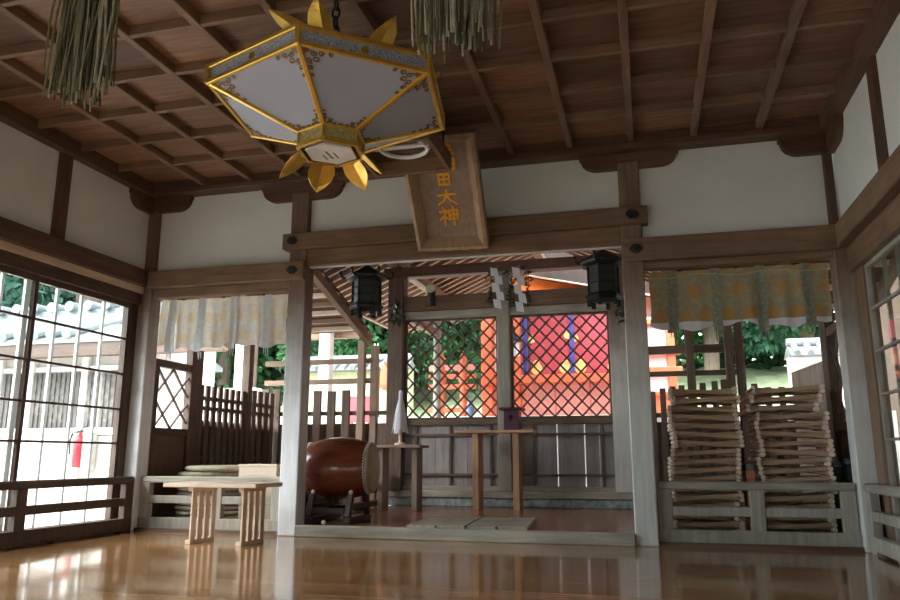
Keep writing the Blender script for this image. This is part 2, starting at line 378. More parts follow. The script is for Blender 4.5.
def bracket(x0, x1, y0, y1, z0, z1, name_l, along='x', left=True, right=True):
    pts = [(x0, z1)]; r = .13; rz = min(.11, (z1-z0)*.75)
    if left: pts += [(x0, z0+rz)]+[(x0+.012+r*(1-math.cos(a)), z0+rz*(1-math.sin(a))) for a in [k*math.pi/16 for k in range(9)]]
    else: pts += [(x0, z0)]
    if right: pts += [(x1-.012-r*(1-math.cos(a)), z0+rz*(1-math.sin(a))) for a in [k*math.pi/16 for k in range(8, -1, -1)]]+[(x1, z0+rz)]
    else: pts += [(x1, z0)]
    pts += [(x1, z1)]
    if along == 'x': mb = MB().prism([(a, y0, z) for a, z in pts], (0, y1-y0, 0))
    else: mb = MB().prism([(y0, a, z) for a, z in pts], (y1-y0, 0, 0))
    o = ((x0+x1)/2, (y0+y1)/2, z0) if along == 'x' else ((y0+y1)/2, (x0+x1)/2, z0)
    return tag(mb.build('bracket_arm', darkw(along), origin=o), name_l, 'bracket')
bracket(-1.69, -.915, .01, .07, 2.825, 2.966, 'boat-shaped bracket under the ceiling on the post beside the drum')
bracket(1.11, 1.87, .01, .07, 2.84, 2.966, 'boat-shaped bracket under the ceiling right of the plaque')
bracket(2.59, 2.96, -.0, .07, 2.82, 2.966, 'half bracket in the back right ceiling corner, on the back wall', right=False)
bracket(-2.8, -2.41, -.0, .07, 2.83, 2.966, 'half bracket in the back left ceiling corner, on the back wall', left=False)
bracket(-.3, .0, -2.86, -2.79, 2.81, 2.966, 'half bracket in the back left ceiling corner, on the side wall', 'y', right=False)
bracket(-.33, .0, 2.915, 2.98, 2.8, 2.966, 'half bracket in the back right ceiling corner, on the side wall', 'y', right=False)

# ------------------------------------------------------------------ side windows (sashes down to the floor, seen over the railings)
def sash(n, x, y0, y1, zs, vn, z0, z1, fm, mm, vm, xo):
    w = struct('window_%d' % n, MB().box(x-.018, x+.018, y0, y0+.018, z0, z1, .003).box(x-.018, x+.018, y1-.018, y1, z0, z1, .003)
               .box(x-.018, x+.018, y0+.018, y1-.018, z0, z0+.06, .003).box(x-.018, x+.018, y0+.018, y1-.018, z1-.05, z1, .003), fm)
    MB().box(x-.003, x+.003, y0+.018, y1-.018, z0+.06, z1-.05, 0).build('pane', GLASS, w)
    for z in zs: MB().box(x-.014, x+.014, y0+.018, y1-.018, z-.009, z+.009, .002).build('muntin', mm, w)
    for k in range(0, vn):
        y = y0+(y1-y0)*k/vn-(.035 if k == 0 else 0)
        MB().box(x+xo-.012, x+xo+.012, y-(.024 if k == 0 else .012), y+(.024 if k == 0 else .012), z0+.03, z1-.02, .002).build('upright_bar', vm, w)
ZS = (.42, .732, 1.022, 1.325, 1.635)
LB = plain('painted daylight bars', (.8, .82, .82), .6, 0, .06)  # uprights lit white by daylight: that brightness is painted as pale colour
for k in range(4):
    y1 = -.1-1.06*k; y0 = y1-1.06
    sash(1+k, -2.885-.0*k, y0, y1, ZS, 4, .05, 1.965, rail_dark('z'), rail_dark('y'), LB, -.04)
ZR = (.43, .73, 1.022, 1.308, 1.592)
struct('trim_57', MB().box(-2.94, -2.86, -.1, .0, .0, 1.98, .003), rail_dark('z'))
struct('trim_58', MB().box(3.0, 3.08, -.2, .0, .0, 1.98, .003), beam('z'))
for k in range(4):
    y1 = -.2-1.06*k; y0 = y1-1.06
    sash(5+k, 3.035, y0, y1, ZR, 4, .05, 1.92, grey('z'), grey('y'), grey('z'), .03)

# ------------------------------------------------------------------ floors behind the post row
struct('floor_platform', MB().box(-1.32, 1.5, .05, 2.95, -.3, .08, .003), plank_mat('platform boards', (.34, .15, .075), (.24, .1, .05), .18, 2.9, .22, 'x', .25))
struct('floor_verandah', MB().box(-3.05, -1.33, .03, 2.9, -.3, .03, .003), plank_mat('verandah boards', (.16, .1, .065), (.1, .06, .04), .15, 2.5, .5, 'x'))
struct('floor_verandah_right', MB().box(1.51, 3.25, .03, 2.9, -.3, .03, .003), plank_mat('verandah boards right', (.16, .1, .065), (.1, .06, .04), .15, 2.5, .5, 'x'))
tag(MB().box(-1.226, 1.405, -.03, .05, 0, .086, .006).build('threshold_beam', grey('x'), origin=(.1, .01, 0)), 'low grey sill at the front edge of the raised platform', 'sill')

# ------------------------------------------------------------------ railings
def railing(label, a, b, axis, posts, mat, mat2, z=(.02, .115, .21, .274, .388, .447), t=.06, caps=True, end_round=False):
    """a..b along axis at the given cross position; posts = positions along the axis"""
    pos = a[1]; lo, hi = a[0], b
    def bx(mb, u0, u1, t2, z0, z1, bv=.005):
        return mb.box(u0, u1, pos-t2, pos+t2, z0, z1, bv) if axis == 'x' else mb.box(pos-t2, pos+t2, u0, u1, z0, z1, bv)
    org = ((lo+hi)/2, pos, 0) if axis == 'x' else (pos, (lo+hi)/2, 0)
    t0 = thing('railing', label, 'railing', org)
    bm = MB()
    n = max(1, round((hi-lo)/.7)); step = (hi-lo)/n
    bx(bm, lo, hi, t*.55, z[0], z[1])
    for k in range(n): bx(bm, lo+k*step, lo+k*step+step*.22, t*.5, 0, z[0]+.005, .002); bx(bm, lo+k*step+step*.82, lo+(k+1)*step, t*.5, 0, z[0]+.005, .002)
    bm.build('bottom_rail', mat, t0)
    bx(MB(), lo, hi, t*.4, z[2], z[3]).build('middle_rail', mat, t0)
    top = bx(MB(), lo, hi, t*.6, z[4], z[5], .012)
    top.build('top_rail', mat2, t0)
    for p in posts:
        bx(MB(), p-.048, p+.048, t*.5, z[1]-.01, z[4]+.004).build('railing_post', mat, t0)
    return t0
railing('weathered low railing in front of the stacked stools', (1.575, .09), 2.885, 'x', (1.625, 2.245, 2.83), grey('z'), grey('x'))
railing('pale low railing in front of the straw cushions, behind the bench', (-2.735, .09), -1.39, 'x', (-2.685, -1.99, -1.44), grey('z'), grey('x'), (.02, .115, .232, .296, .4, .456))
railing('dark low railing along the big glazed left wall', (-4.4, -2.775), -.005, 'y', (-.055, -1.2, -2.4, -3.6), rail_dark('z'), rail_dark('y'), (.012, .115, .215, .28, .395, .455))
railing('grey low railing along the right wall', (-4.4, 2.945), -.005, 'y', (-.055, -1.2, -2.4, -3.6), grey('z'), grey('y'))
railing('dark inner railing along the left edge of the platform behind the drum', (.3, -1.36), 2.5, 'y', (.35, 1.4, 2.45), old('z'), old('y'), (.1, .16, .24, .3, .4, .46))
# ------------------------------------------------------------------ hexagonal hanging lantern
LC = Vector((.034, -2.37, 0)); LP = math.radians(-80.8)
def hx(k, R, z): a = LP+k*math.pi/3; return LC+Vector((R*math.cos(a), R*math.sin(a), z))
def lerp(a, b, t): return a+(b-a)*t
lan = thing('hanging_lantern', 'large hexagonal gold framed lantern with white panels hanging from the ceiling', 'lantern', (LC.x, LC.y, 2.1))
Z1, Z2, RB, ZC, ZB, RS = 2.403, 2.484, .62, 2.232, 2.152, .172
SHADE = plain('frosted lantern panel', (.6, .65, .78), .35, 0, .03, 3, .5, 0, .35)
BAND = scroll_mat('scrollwork band', (.5, .55, .66), (.05, .06, .1))
FIL = plain('bronze filigree', (.3, .19, .1), .45, .5, .2, 30)
COLLAR = plain('pierced collar brass', (.46, .38, .16), .5, .4, .35, 60)
fr = MB()
for k in range(6):
    fr.bar(hx(k, RB, Z1), hx(k+1, RB, Z1), .02, .022); fr.bar(hx(k, RB, Z2), hx(k+1, RB, Z2), .024, .022)
    fr.bar(hx(k, RB+.004, Z1-.01), hx(k, RB+.004, Z2+.01), .024, .024)
    fr.bar(hx(k, RB, Z1), hx(k, RS, ZC), .024, .02); fr.bar(hx(k, RS, ZC), hx(k+1, RS, ZC), .018, .018)
    fr.sph(hx(k, RB, Z1), .014); fr.sph(hx(k, RB, Z2), .016)
fr.build('frame', GOLD, lan)
for k in range(6):
    a, b, c, d = hx(k, RB-.008, Z1), hx(k+1, RB-.008, Z1), hx(k+1, RS, ZC), hx(k, RS, ZC)
    nrm = (b-a).cross(d-a).normalized()
    if nrm.z > 0: nrm = -nrm
    sp = MB().prism([a, b, c, d], -nrm*.006).build('shade_panel', SHADE, lan)
    # corner scrollwork on the outer face
    def P(u, v): return lerp(lerp(d, c, u), lerp(a, b, u), v)+nrm*.003
    for cu, cv, su, sv, sc in ((0.0, 1.0, 1, -1, 1), (1.0, 1.0, -1, -1, 1), (0.0, 0.0, 1, 1, .55), (1.0, 0.0, -1, 1, .55)):
        f = MB(); wdt = lerp((c-d).length, (b-a).length, cv)
        def Q(x_, y_): return P(min(.98, max(.02, cu+su*x_/max(wdt, .1))), min(.98, max(.02, cv+sv*y_/.49)))
        for (qx, qy, qr, q0) in ((.06, .035, .02, 0), (.105, .03, .018, 2), (.145, .028, .014, 4), (.035, .085, .02, 1), (.032, .13, .017, 3), (.075, .075, .022, 2.5), (.03, .17, .012, 0)):
            pts = [Q(sc*(qx+qr*(1-.09*t)*math.cos(q0+t*.75)), sc*(qy+qr*(1-.09*t)*math.sin(q0+t*.75))) for t in range(9)]
            for p_, q_ in zip([Q(sc*.02, sc*.02)]*(qx+qy < .12)+pts[:-1], pts[(0 if qx+qy < .12 else 1):]):
                if (q_-p_).length > 1e-4: f.bar(p_, q_, .0055*sc**.5, .003, 0, up=nrm)
            f.cyl(pts[-1]-nrm*.001, pts[-1]+nrm*.002, .006*sc, n=8)
        f.cyl(P(cu+su*.04, cv+sv*.05)-nrm*.001, P(cu+su*.04, cv+sv*.05)+nrm*.002, .018*sc, n=10)
        f.build('filigree', FIL, sp)
    a, b = hx(k, RB-.006, 0), hx(k+1, RB-.006, 0)
    out = Vector(((a+b).x/2-LC.x, (a+b).y/2-LC.y, 0)).normalized()
    bd = MB().prism([a+Vector((0, 0, Z1)), b+Vector((0, 0, Z1)), b+Vector((0, 0, Z2)), a+Vector((0, 0, Z2))], -out*.008).build('band_panel', BAND, lan)
    mid = (a+b)/2+Vector((0, 0, (Z1+Z2)/2))
    MB().cyl(mid, mid+out*.008, .02, .016, 16).build('rosette', BRASS, bd)
    # upright leaf ornament at the top edge, folded along its middle
    t_ = (b-a).normalized(); lf = MB()
    prof = [(.06, 0, 0), (.075, .045, .01), (.062, .085, .025), (.034, .12, .045), (.0, .15, .07)]
    for tt, ln in (((.2, -.35), (.62, .45)) if k != 5 else ((.93, -1.1),)):
        base = lerp(a, b, tt)-out*.06+Vector((0, 0, Z2+.015)); V_ = Vector((0, 0, 1))+t_*ln
        for s_ in (-1, 1):
            for (w0, h0, o0), (w1, h1, o1) in zip(prof[:-1], prof[1:]):
                q = [base+out*(o0+.022)+V_*h0, base+t_*s_*w0*.8+out*o0+V_*h0, base+t_*s_*w1*.8+out*o1+V_*h1, base+out*(o1+.022*(1 if w1 else 0))+V_*h1]
                lf.prism(q if w1 else q[:3], out*.004)
        lf.build('leaf_ornament', GOLD, lan); lf = MB()
    lf.bm.free()
    MB().prism([hx(k, RS-.004, ZC), hx(k+1, RS-.004, ZC), hx(k+1, RS-.004, ZB), hx(k, RS-.004, ZB)], Vector((LC.x, LC.y, 0))*0+(-out*.006)).build('collar_panel', COLLAR, lan)
    if k not in (0, 5):
        # drooping petals on the far side and the flanks of the bottom plate
        base = LC+out*(RS*.84)+Vector((0, 0, ZB-.012)); pt = MB()
        prof = [(.06, 0, 0), (.072, .035, .035), (.064, .065, .065), (.036, .095, .095), (.0, .12, .12)]
        for s_ in (-1, 1):
            for (w0, h0, o0), (w1, h1, o1) in zip(prof[:-1], prof[1:]):
                q = [base+out*(o0+.02)-Vector((0, 0, h0)), base+t_*s_*w0+out*o0-Vector((0, 0, h0)), base+t_*s_*w1+out*o1-Vector((0, 0, h1)), base+out*(o1+.02*(1 if w1 else 0))-Vector((0, 0, h1))]
                pt.prism(q if w1 else q[:3], out*.004)
        pt.build('petal', GOLD, lan)
cr = MB()
for k in range(6): cr.bar(hx(k, RS, ZB), hx(k+1, RS, ZB), .022, .026); cr.bar(hx(k, RS, ZC), hx(k, RS, ZB), .012, .012)
cr.build('collar_frame', BRASS, lan)
bp_ = MB().lathe((LC.x, LC.y, 0), [(.135, ZB-.014), (.135, ZB-.004)], 6, phase=LP).build('bottom_plate', plain('white enamel plate', (.78, .78, .78), .4), lan)
INK = plain('black ink', (.02, .02, .02), .6)
for cx, n_, h_ in ((-.012, 6, .016), (.02, 7, .01), (-.045, 3, .02)):
    wr = MB()
    for q in range(n_):
        y_ = LC.y+.045-q*h_*1.0
        wr.box(LC.x+cx-h_*.35, LC.x+cx+h_*.35, y_-.0012, y_+.0012, ZB-.0156, ZB-.013, 0)
        wr.box(LC.x+cx-.001, LC.x+cx+.001, y_-h_*.4, y_+h_*.3, ZB-.0156, ZB-.013, 0)
        wr.box(LC.x+cx-h_*.25, LC.x+cx+h_*.25, y_+h_*.3-.001, y_+h_*.3+.001, ZB-.0156, ZB-.013, 0)
    wr.build('writing', INK, bp_)
MB().lathe((LC.x, LC.y, 0), [(RB-.02, Z2), (RB-.06, Z2+.02), (.3, Z2+.075), (.1, Z2+.14), (.03, Z2+.18), (.02, Z2+.22)], 6, phase=LP).build('roof_cap', BRASS, lan)
ch = MB()
z = Z2+.21; k = 0
while z < 3.0:
    pts = [LC+Vector((.02*math.cos(a)*(k % 2 == 0), .02*math.cos(a)*(k % 2), z+.03+.034*math.sin(a))) for a in [q*math.pi/5 for q in range(11)]]
    ch.tube(pts, .006, 6); z += .054; k += 1
ch.build('chain', BLACK, lan)

# ------------------------------------------------------------------ straw rope and its tassels
STRAW = [plain('dry straw %d' % k, c, .75, 0, .25, 30) for k, c in enumerate([(.2, .18, .1), (.09, .09, .05), (.38, .37, .27)])]
rope_m = STRAW[0]
def rope(z, y, x0, x1):
    mb = MB()
    for s_ in (0, 1):
        pts = []
        for k in range(121):
            x = x0+(x1-x0)*k/120; a = k*.9+s_*math.pi
            pts.append((x, y+.035*math.cos(a), z+.035*math.sin(a)))
        for p_, q_ in zip(pts[:-1], pts[1:]): mb.cyl(p_, q_, .036, n=8)
    return mb.build('straw_rope', rope_m, origin=((x0+x1)/2, y, z))
tag(rope(2.9, -3.2, -2.84, 3.01), 'thick twisted straw rope under the ceiling carrying the two straw tassels', 'rope')
def tassel(cx, label, w, n, seed, zb=2.125):
    rnd = random.Random(seed)
    t = thing('straw_tassel', label, 'tassel', (cx, -3.2, 2.86))
    for m_ in range(3):
        mb = MB()
        for k in range(n//3):
            a = rnd.uniform(0, 6.28); r = math.sqrt(rnd.random())
            x0 = cx+r*math.cos(a)*w*1.12; y0 = -3.2+r*math.sin(a)*.06
            x1 = cx+r*math.cos(a)*w*1.0+rnd.gauss(0, .022); y1 = -3.2+r*math.sin(a)*.1+rnd.gauss(0, .012)
            zz = zb+abs(rnd.gauss(0, .07)); rr = rnd.uniform(.0035, .0062)
            xm, ym, zm = lerp(x0, x1, .5)+rnd.gauss(0, .012), lerp(y0, y1, .5)+rnd.gauss(0, .008), (2.86+zz)/2
            mb.cyl((xm, ym, zm), (x0, y0, 2.86), rr, rr, 5); mb.cyl((x1, y1, zz), (xm, ym, zm), rr*.85, rr, 5)
        mb.build('straw', STRAW[m_], t, smooth=True)
tassel(-.775, 'dry straw tassel hanging at the upper left corner', .15, 105, 3)
tassel(.905, 'dry straw tassel hanging at the top, right of the hexagonal lantern', .16, 105, 5)

# ------------------------------------------------------------------ ceiling lamp with circular tube
cl = thing('ceiling_lamp', 'square wooden ceiling lamp with a round white tube, between lantern and plaque', 'lamp', (-.05, -1.02, 2.66))
X0, X1, Y0, Y1, ZL = -.34, .245, -1.3, -.72, 2.66
MB().box(X0, X1, Y0, Y0+.03, ZL, ZL+.13, .003).box(X0, X1, Y1-.03, Y1, ZL, ZL+.13, .003).box(X0, X0+.03, Y0+.03, Y1-.03, ZL, ZL+.13, .003).box(X1-.03, X1, Y0+.03, Y1-.03, ZL, ZL+.13, .003).build('shade_frame', beam('x'), cl)
MB().box(X0+.03, X1-.03, Y0+.03, Y1-.03, ZL+.105, ZL+.125, .002).build('backboard', darkw('x'), cl)
tb = MB(); cx, cy = (X0+X1)/2, (Y0+Y1)/2
ring = [(cx+.17*math.cos(a)+.02, cy+.17*math.sin(a), ZL+.088) for a in [k*math.pi/24 for k in range(48)]]
for p_, q_ in zip(ring, ring[1:]+ring[:1]): tb.cyl(p_, q_, .017, n=10, caps=False)
tb.build('circular_tube', plain('white glass tube', (.85, .86, .85), .25), cl, smooth=True)
MB().box(cx-.2, cx+.2, cy-.02, cy+.02, ZL+.085, ZL+.105).cyl((cx+.19, cy-.03, ZL+.085), (cx+.19, cy+.03, ZL+.085), .022).build('tube_holder', plain('white plastic', (.7, .7, .68), .4), cl)
for x in (X0+.05, X1-.05):
    for y in (Y0+.05, Y1-.05): MB().cyl((x, y, ZL+.12), (x, y, 3.03), .008, n=8).build('hanging_rod', BLACK, cl)

# ------------------------------------------------------------------ plaque
pb, pt_ = Vector((.105, -.075, 2.285)), Vector((.13, -.69, 2.985))
v = (pt_-pb); PH = v.length; v.normalize(); u = Vector((1, 0, 0)); u = (u-v*u.dot(v)).normalized(); n = u.cross(v)
if n.y > 0: n = -n
PM = Matrix(((u.x, v.x, n.x, pb.x), (u.y, v.y, n.y, pb.y), (u.z, v.z, n.z, pb.z), (0, 0, 0, 1)))
pq = thing('shrine_plaque', 'tilted wooden plaque with gold characters hanging over the middle beam', 'plaque', tuple(pb))
PW = .285
plw = wood('plaque board', (.34, .25, .19), (.2, .135, .1), 'z', .6); plf = wood('plaque frame', (.46, .33, .21), (.28, .18, .11), 'z', .6)
MB().box(-PW+.03, PW-.03, .03, PH-.03, -.005, .012, .002).xf(PM).build('board', plw, pq)
f = MB()
def bevelrail(a, b, inn):   # frame rail: raised outer edge sloping down to the board
    a, b = Vector(a), Vector(b); d = (b-a).normalized(); inn = Vector(inn)
    e0, e1 = a+d*0, b
    sec = [(0, -.012), (0, .085), (.026, .092), (.082, .014), (.082, -.012)]
    A = [a+inn*s_+d*s_+Vector((0, 0, h)) for s_, h in sec]; B = [b+inn*s_-d*s_+Vector((0, 0, h)) for s_, h in sec]
    va = [f.bm.verts.new(p_) for p_ in A]; vb = [f.bm.verts.new(p_) for p_ in B]
    f.bm.faces.new(va[::-1]); f.bm.faces.new(vb)
    for k in range(5): f.bm.faces.new((va[k], va[(k+1) % 5], vb[(k+1) % 5], vb[k]))
bevelrail((-PW, 0, 0), (PW, 0, 0), (0, 1, 0)); bevelrail((PW, 0, 0), (PW, PH, 0), (-1, 0, 0))
bevelrail((PW, PH, 0), (-PW, PH, 0), (0, -1, 0)); bevelrail((-PW, PH, 0), (-PW, 0, 0), (1, 0, 0))
f.xf(PM).build('frame', plf, pq)
bl = MB()
for x in (-.15, -.03, .09, .2): bl.box(x-.035, x+.035, -.018, .006, .02, .062, .004)
bl.xf(PM).build('edge_block', plf, pq)
GLY = {
 'ta': [[(.15, .85), (.15, .1)], [(.15, .85), (.85, .85), (.82, .1)], [(.5, .85), (.5, .12)], [(.15, .48), (.85, .48)], [(.15, .12), (.85, .12)]],
 'dai': [[(.1, .6), (.92, .68)], [(.52, .97), (.48, .6), (.34, .3), (.06, .05)], [(.5, .6), (.66, .3), (.98, .04)]],
 'jin': [[(.2, .99), (.3, .88)], [(.04, .74), (.38, .79), (.22, .5), (.0, .3)], [(.23, .52), (.23, .0)], [(.27, .48), (.42, .34)],
         [(.5, .8), (.52, .3)], [(.5, .8), (.94, .82), (.9, .32)], [(.52, .56), (.92, .57)], [(.52, .33), (.92, .34)], [(.71, 1.02), (.71, -.04)]],
 'f1': [[(.6, .95), (.85, .88)], [(.62, .62), (.9, .56)], [(.5, .2), (.95, .3)], [(.78, .95), (.74, .2)], [(.1, .8), (.4, .85)], [(.25, .85), (.2, .1)]],
 'f2': [[(.62, .95), (.64, .1)], [(.62, .9), (.92, .9), (.9, .1)], [(.64, .5), (.9, .5)], [(.64, .14), (.9, .14)], [(.08, .2), (.14, .12)], [(.1, .85), (.4, .88)], [(.24, .9), (.24, .15)]],
}
def glyph(mb, g, x, y, w, h, sw):
    for st in GLY[g]:
        pts = [Vector((x+(a-.5)*w, y+(b_-.5)*h, .0135)) for a, b_ in st]
        for k, (p_, q_) in enumerate(zip(pts[:-1], pts[1:])):
            d = (q_-p_); e = d.normalized()*sw*.3; sd = Vector((-d.y, d.x, 0)).normalized()
            w0 = sw*(.62 if k == 0 else .55); w1 = sw*(.4 if k == len(pts)-2 else .55)
            mb.prism([p_-e-sd*w0*.6, p_-e*1.4, p_-e+sd*w0, q_+e+sd*w1, q_+e*1.3, q_+e-sd*w1*.8], (0, 0, .006))
    return mb
GP = plain('gold painted lettering', (.85, .4, .04), .45, .2, .2, 40)
for g, y, w, h in (('jin', .265, .155, .15), ('dai', .425, .16, .13), ('ta', .57, .12, .11), ('f2', .685, .14, .1), ('f1', .79, .14, .1)):
    glyph(MB(), g, .035 if g[0] == 'f' else -.002, y, w, h, .021).xf(PM).build('gold_character', GP, pq)

# ------------------------------------------------------------------ curtains
def curtain(x0, x1, zt, zb, y, label, mat, straps, smat, zs, amp, seed, cordmat=None):
    rnd = random.Random(seed)
    ph = [rnd.uniform(0, 6.28) for _ in range(6)]
    def Yf(x, t):
        s_ = t**.7
        return y+amp*s_*(math.sin(x*31+ph[0])*.5+math.sin(x*53+ph[1])*.35+math.sin(x*17+ph[2])*.5)
    def bot(x): return zb+.02*math.sin(x*9+ph[3])+.012*math.sin(x*27+ph[4])
    t = thing('curtain', label, 'curtain', ((x0+x1)/2, y, zb))
    def f_(a, b_):
        x = x0+(x1-x0)*a; z_ = zt+(bot(x)-zt)*b_
        return (x+.006*math.sin(z_*20+x*30)*b_, Yf(x, b_), z_)
    mb = MB().grid(f_, 150, 24)
    c = mb.build('cloth', mat, t, smooth=True, normals=False)
    for k, (sx, zlow) in enumerate(zip(straps, zs)):
        def g_(a, b_):
            z_ = zt+.005+(zlow-zt)*b_
            return (sx-.036+.072*a+.005*math.sin(z_*14+k), min(Yf(sx-.04+.08*a, min(1, b_)), Yf(sx, min(1, b_)))-.012-.008*b_, z_)
        m2 = MB().grid(g_, 6, 24)
        m2.build('ribbon', smat, t, smooth=True, normals=False)
        kn = MB()
        for q in range(3):
            xx = sx-.02+.02*q+rnd.uniform(-.005, .005)
            kn.cyl((xx, y-.022, zlow+.005), (xx+rnd.uniform(-.01, .01), y-.022, zlow-.045-rnd.uniform(0, .03)), .006, .003, 6)
        kn.build('ribbon_fringe', smat, t)
    if cordmat:
        cd_ = MB(); pts = [(x0+(x1-x0)*k/30, y-.02, zt-.045-.012*math.sin(k/30*math.pi*5)) for k in range(31)]
        cd_.tube(pts, .0035, 6); cd_.build('cord', cordmat, t)
    for k in range(3):
        xx = x0+(x1-x0)*(.18+.32*k)
        MB().box(xx-.014, xx+.014, y-.035, y+.01, zt-.005, zt+.03, .003).build('curtain_hook', BLACK, t)
    return t
CUL = curtain_mat('pale brocade', (.76, .74, .66), (.72, .6, .36), .86, .6, .6)
CUR = curtain_mat('olive brocade', (.42, .38, .26), (.52, .3, .09), .8, .42, .8, (.045, (.78, .8, .86)))
RIBL = plain('pale grey ribbon', (.6, .63, .66), .8, 0, .1, 30, .2, 0, .3)
RIBR = plain('grey green ribbon', (.3, .31, .25), .8, 0, .3, 40, .2, 0, .2)
curtain(-2.73, -1.46, 2.018, 1.575, .15, 'pale brocade curtain with grey ribbons hanging in the left bay', CUL, (-2.6, -2.29, -1.97, -1.645), RIBL, (1.535, 1.525, 1.545, 1.545), .034, 2)
curtain(1.6, 2.87, 2.018, 1.575, .15, 'olive brocade curtain with orange crests hanging in the right bay', CUR, (1.765, 2.085, 2.402, 2.717), RIBR, (1.55, 1.535, 1.52, 1.545), .026, 7, plain('straw coloured cord', (.6, .5, .25), .7))

# ------------------------------------------------------------------ black hanging lanterns
def black_lantern(cx, cy, zb, zt, label, ztop):
    t = thing('hanging_lantern', label, 'lantern', (cx, cy, zb))
    h = zt-zb
    MB().lathe((cx, cy, zb), [(.05, 0), (.13, .02), (.155, .05), (.125, .07)], 6, phase=.3).build('base', BLACK, t)
    for k in range(6):
        a = .3+k*math.pi/3; MB().box(cx+.12*math.cos(a)-.018, cx+.12*math.cos(a)+.018, cy+.12*math.sin(a)-.018, cy+.12*math.sin(a)+.018, zb-.035, zb+.02, .004).build('foot', BLACK, t)
    bd = MB().lathe((cx, cy, zb), [(.118, .07), (.118, h-.13)], 6, phase=.3).build('body', plain('dark lantern pane', (.03, .035, .034), .4), t)
    g = MB()
    for k in range(6):
        a = .3+k*math.pi/3; b_ = a+math.pi/3
        p_ = Vector((cx+.124*math.cos(a), cy+.124*math.sin(a), 0)); q_ = Vector((cx+.124*math.cos(b_), cy+.124*math.sin(b_), 0))
        g.bar(p_+Vector((0, 0, zb+.06)), p_+Vector((0, 0, zb+h-.12)), .016, .016)
        for zz in (.08, h*.36, h*.52, h-.14): g.bar(p_+Vector((0, 0, zb+zz)), q_+Vector((0, 0, zb+zz)), .01, .012)
    g.build('lattice', BLACK, bd)
    rf = MB().lathe((cx, cy, zb), [(.11, h-.14), (.19, h-.125), (.2, h-.105), (.13, h-.06), (.06, h-.02), (.025, h)], 6, phase=.3)
    rf.build('roof', BLACK, t)
    for k in range(6):
        a = .3+k*math.pi/3; c_ = Vector((math.cos(a), math.sin(a), 0)); o_ = Vector((cx, cy, zb+h-.115))
        MB().tube([o_+c_*.19, o_+c_*.225+Vector((0, 0, .012)), o_+c_*.24+Vector((0, 0, .045)), o_+c_*.225+Vector((0, 0, .065))], .011, 6).build('roof_curl', BLACK, t)
    MB().lathe((cx, cy, zb), [(.02, h-.005), (.035, h+.015), (.03, h+.04), (.008, h+.06)], 12).build('finial', BLACK, t)
    MB().cyl((cx, cy, zt+.05), (cx, cy, ztop), .006, n=8).build('hanging_rod', BLACK, t)
black_lantern(-.825, .4, 1.87, 2.29, 'black metal lantern hanging left in the middle opening, above the drum', 2.95)
black_lantern(1.24, .4, 1.85, 2.29, 'black metal lantern hanging right in the middle opening, before the red shrine', 2.95)

# ------------------------------------------------------------------ paper streamers, sprigs, spot lamp
def streamer(x, y, zt, zb, label, sgn):
    t = thing('paper_streamer', label, 'paper streamer', (x, y, zb))
    mb = MB(); n_ = 5; h = (zt-zb)/n_; w = .085
    for k in range(n_):
        z1 = zt-k*h; z0 = z1-h*1.12; ox = sgn*.02*((k % 2)*2-1)+.01*k*sgn; dy = .012*k
        mb.prism([(x+ox-w/2, y-dy, z1), (x+ox+w/2, y-dy, z1-.02), (x+ox+w/2+.02*sgn, y-dy-.03, z0-.02), (x+ox-w/2+.02*sgn, y-dy-.03, z0)], (0, .003, 0))
    mb.build('folded_paper', PAPER, t)
    MB().tube([(x, y+.005, zt-.02), (x, y+.06, zt+.02), (x, 2.6, zt+.06)], .006, 6).build('string', STRAW[2], t)
streamer(-.045, 2.38, 2.72, 2.25, 'left of the two white zigzag paper streamers above the lattice', 1)
streamer(.205, 2.38, 2.71, 2.2, 'right of the two white zigzag paper streamers above the lattice', 1)
LEAF = plain('dark glossy sakaki leaf', (.02, .055, .03), .35, 0, .4, 20)
def leaf_into(mb, c, d, w, l, rnd):
    d = Vector(d).normalized(); s_ = d.cross(Vector((rnd.uniform(-1, 1), rnd.uniform(-1, 1), rnd.uniform(-1, 1)))).normalized(); c = Vector(c)
    mb.quad(c, c+d*l*.5+s_*w, c+d*l, c+d*l*.5-s_*w)
def sprig(x, y, zt, zb, label, n_, seed, wid=.07):
    rnd = random.Random(seed)
    t = thing('evergreen_sprig', label, 'sprig', (x, y, zb))
    MB().tube([(x, max(y, 2.58), zt), (x, y+.05, zt), (x+.01, y, (zt+zb)/2+.03), (x-.01, y-.03, zb+.04)], .006, 6).build('stem', old('z'), t)
    mb = MB()
    for k in range(n_):
        tt = rnd.random(); c = (x+rnd.gauss(0, wid*.45), y-rnd.uniform(0, .06), zt+(zb-zt)*tt)
        leaf_into(mb, c, (rnd.gauss(0, 1), rnd.gauss(0, .6)-.3, rnd.gauss(-.3, .8)), .016, .07, rnd)
    mb.build('leaves', LEAF, t, normals=False)
sprig(-1.235, 2.46, 2.42, 2.14, 'dark evergreen sprig tied to the post left of the lattice', 60, 4)
sprig(1.34, 2.46, 2.35, 2.05, 'dark evergreen sprig tied to the post right of the lattice, under the black lantern', 70, 6, .1)
sprig(-.13, 2.53, 2.74, 2.3, 'dark sprig hanging beside the left paper streamer', 36, 8, .035)
sprig(.1, 2.53, 2.74, 2.28, 'dark sprig hanging between the two paper streamers', 44, 9, .04)
sprig(.3, 2.53, 2.74, 2.32, 'dark sprig hanging right of the right paper streamer', 36, 10, .03)
sl = thing('spot_lamp', 'small dark spot lamp with a pale lens on the header beam', 'lamp', (-.82, 2.52, 2.33))
MB().cyl((-.82, 2.49, 2.33), (-.82, 2.47, 2.5), .042, .05, 16).build('housing', BLACK, sl, smooth=True)
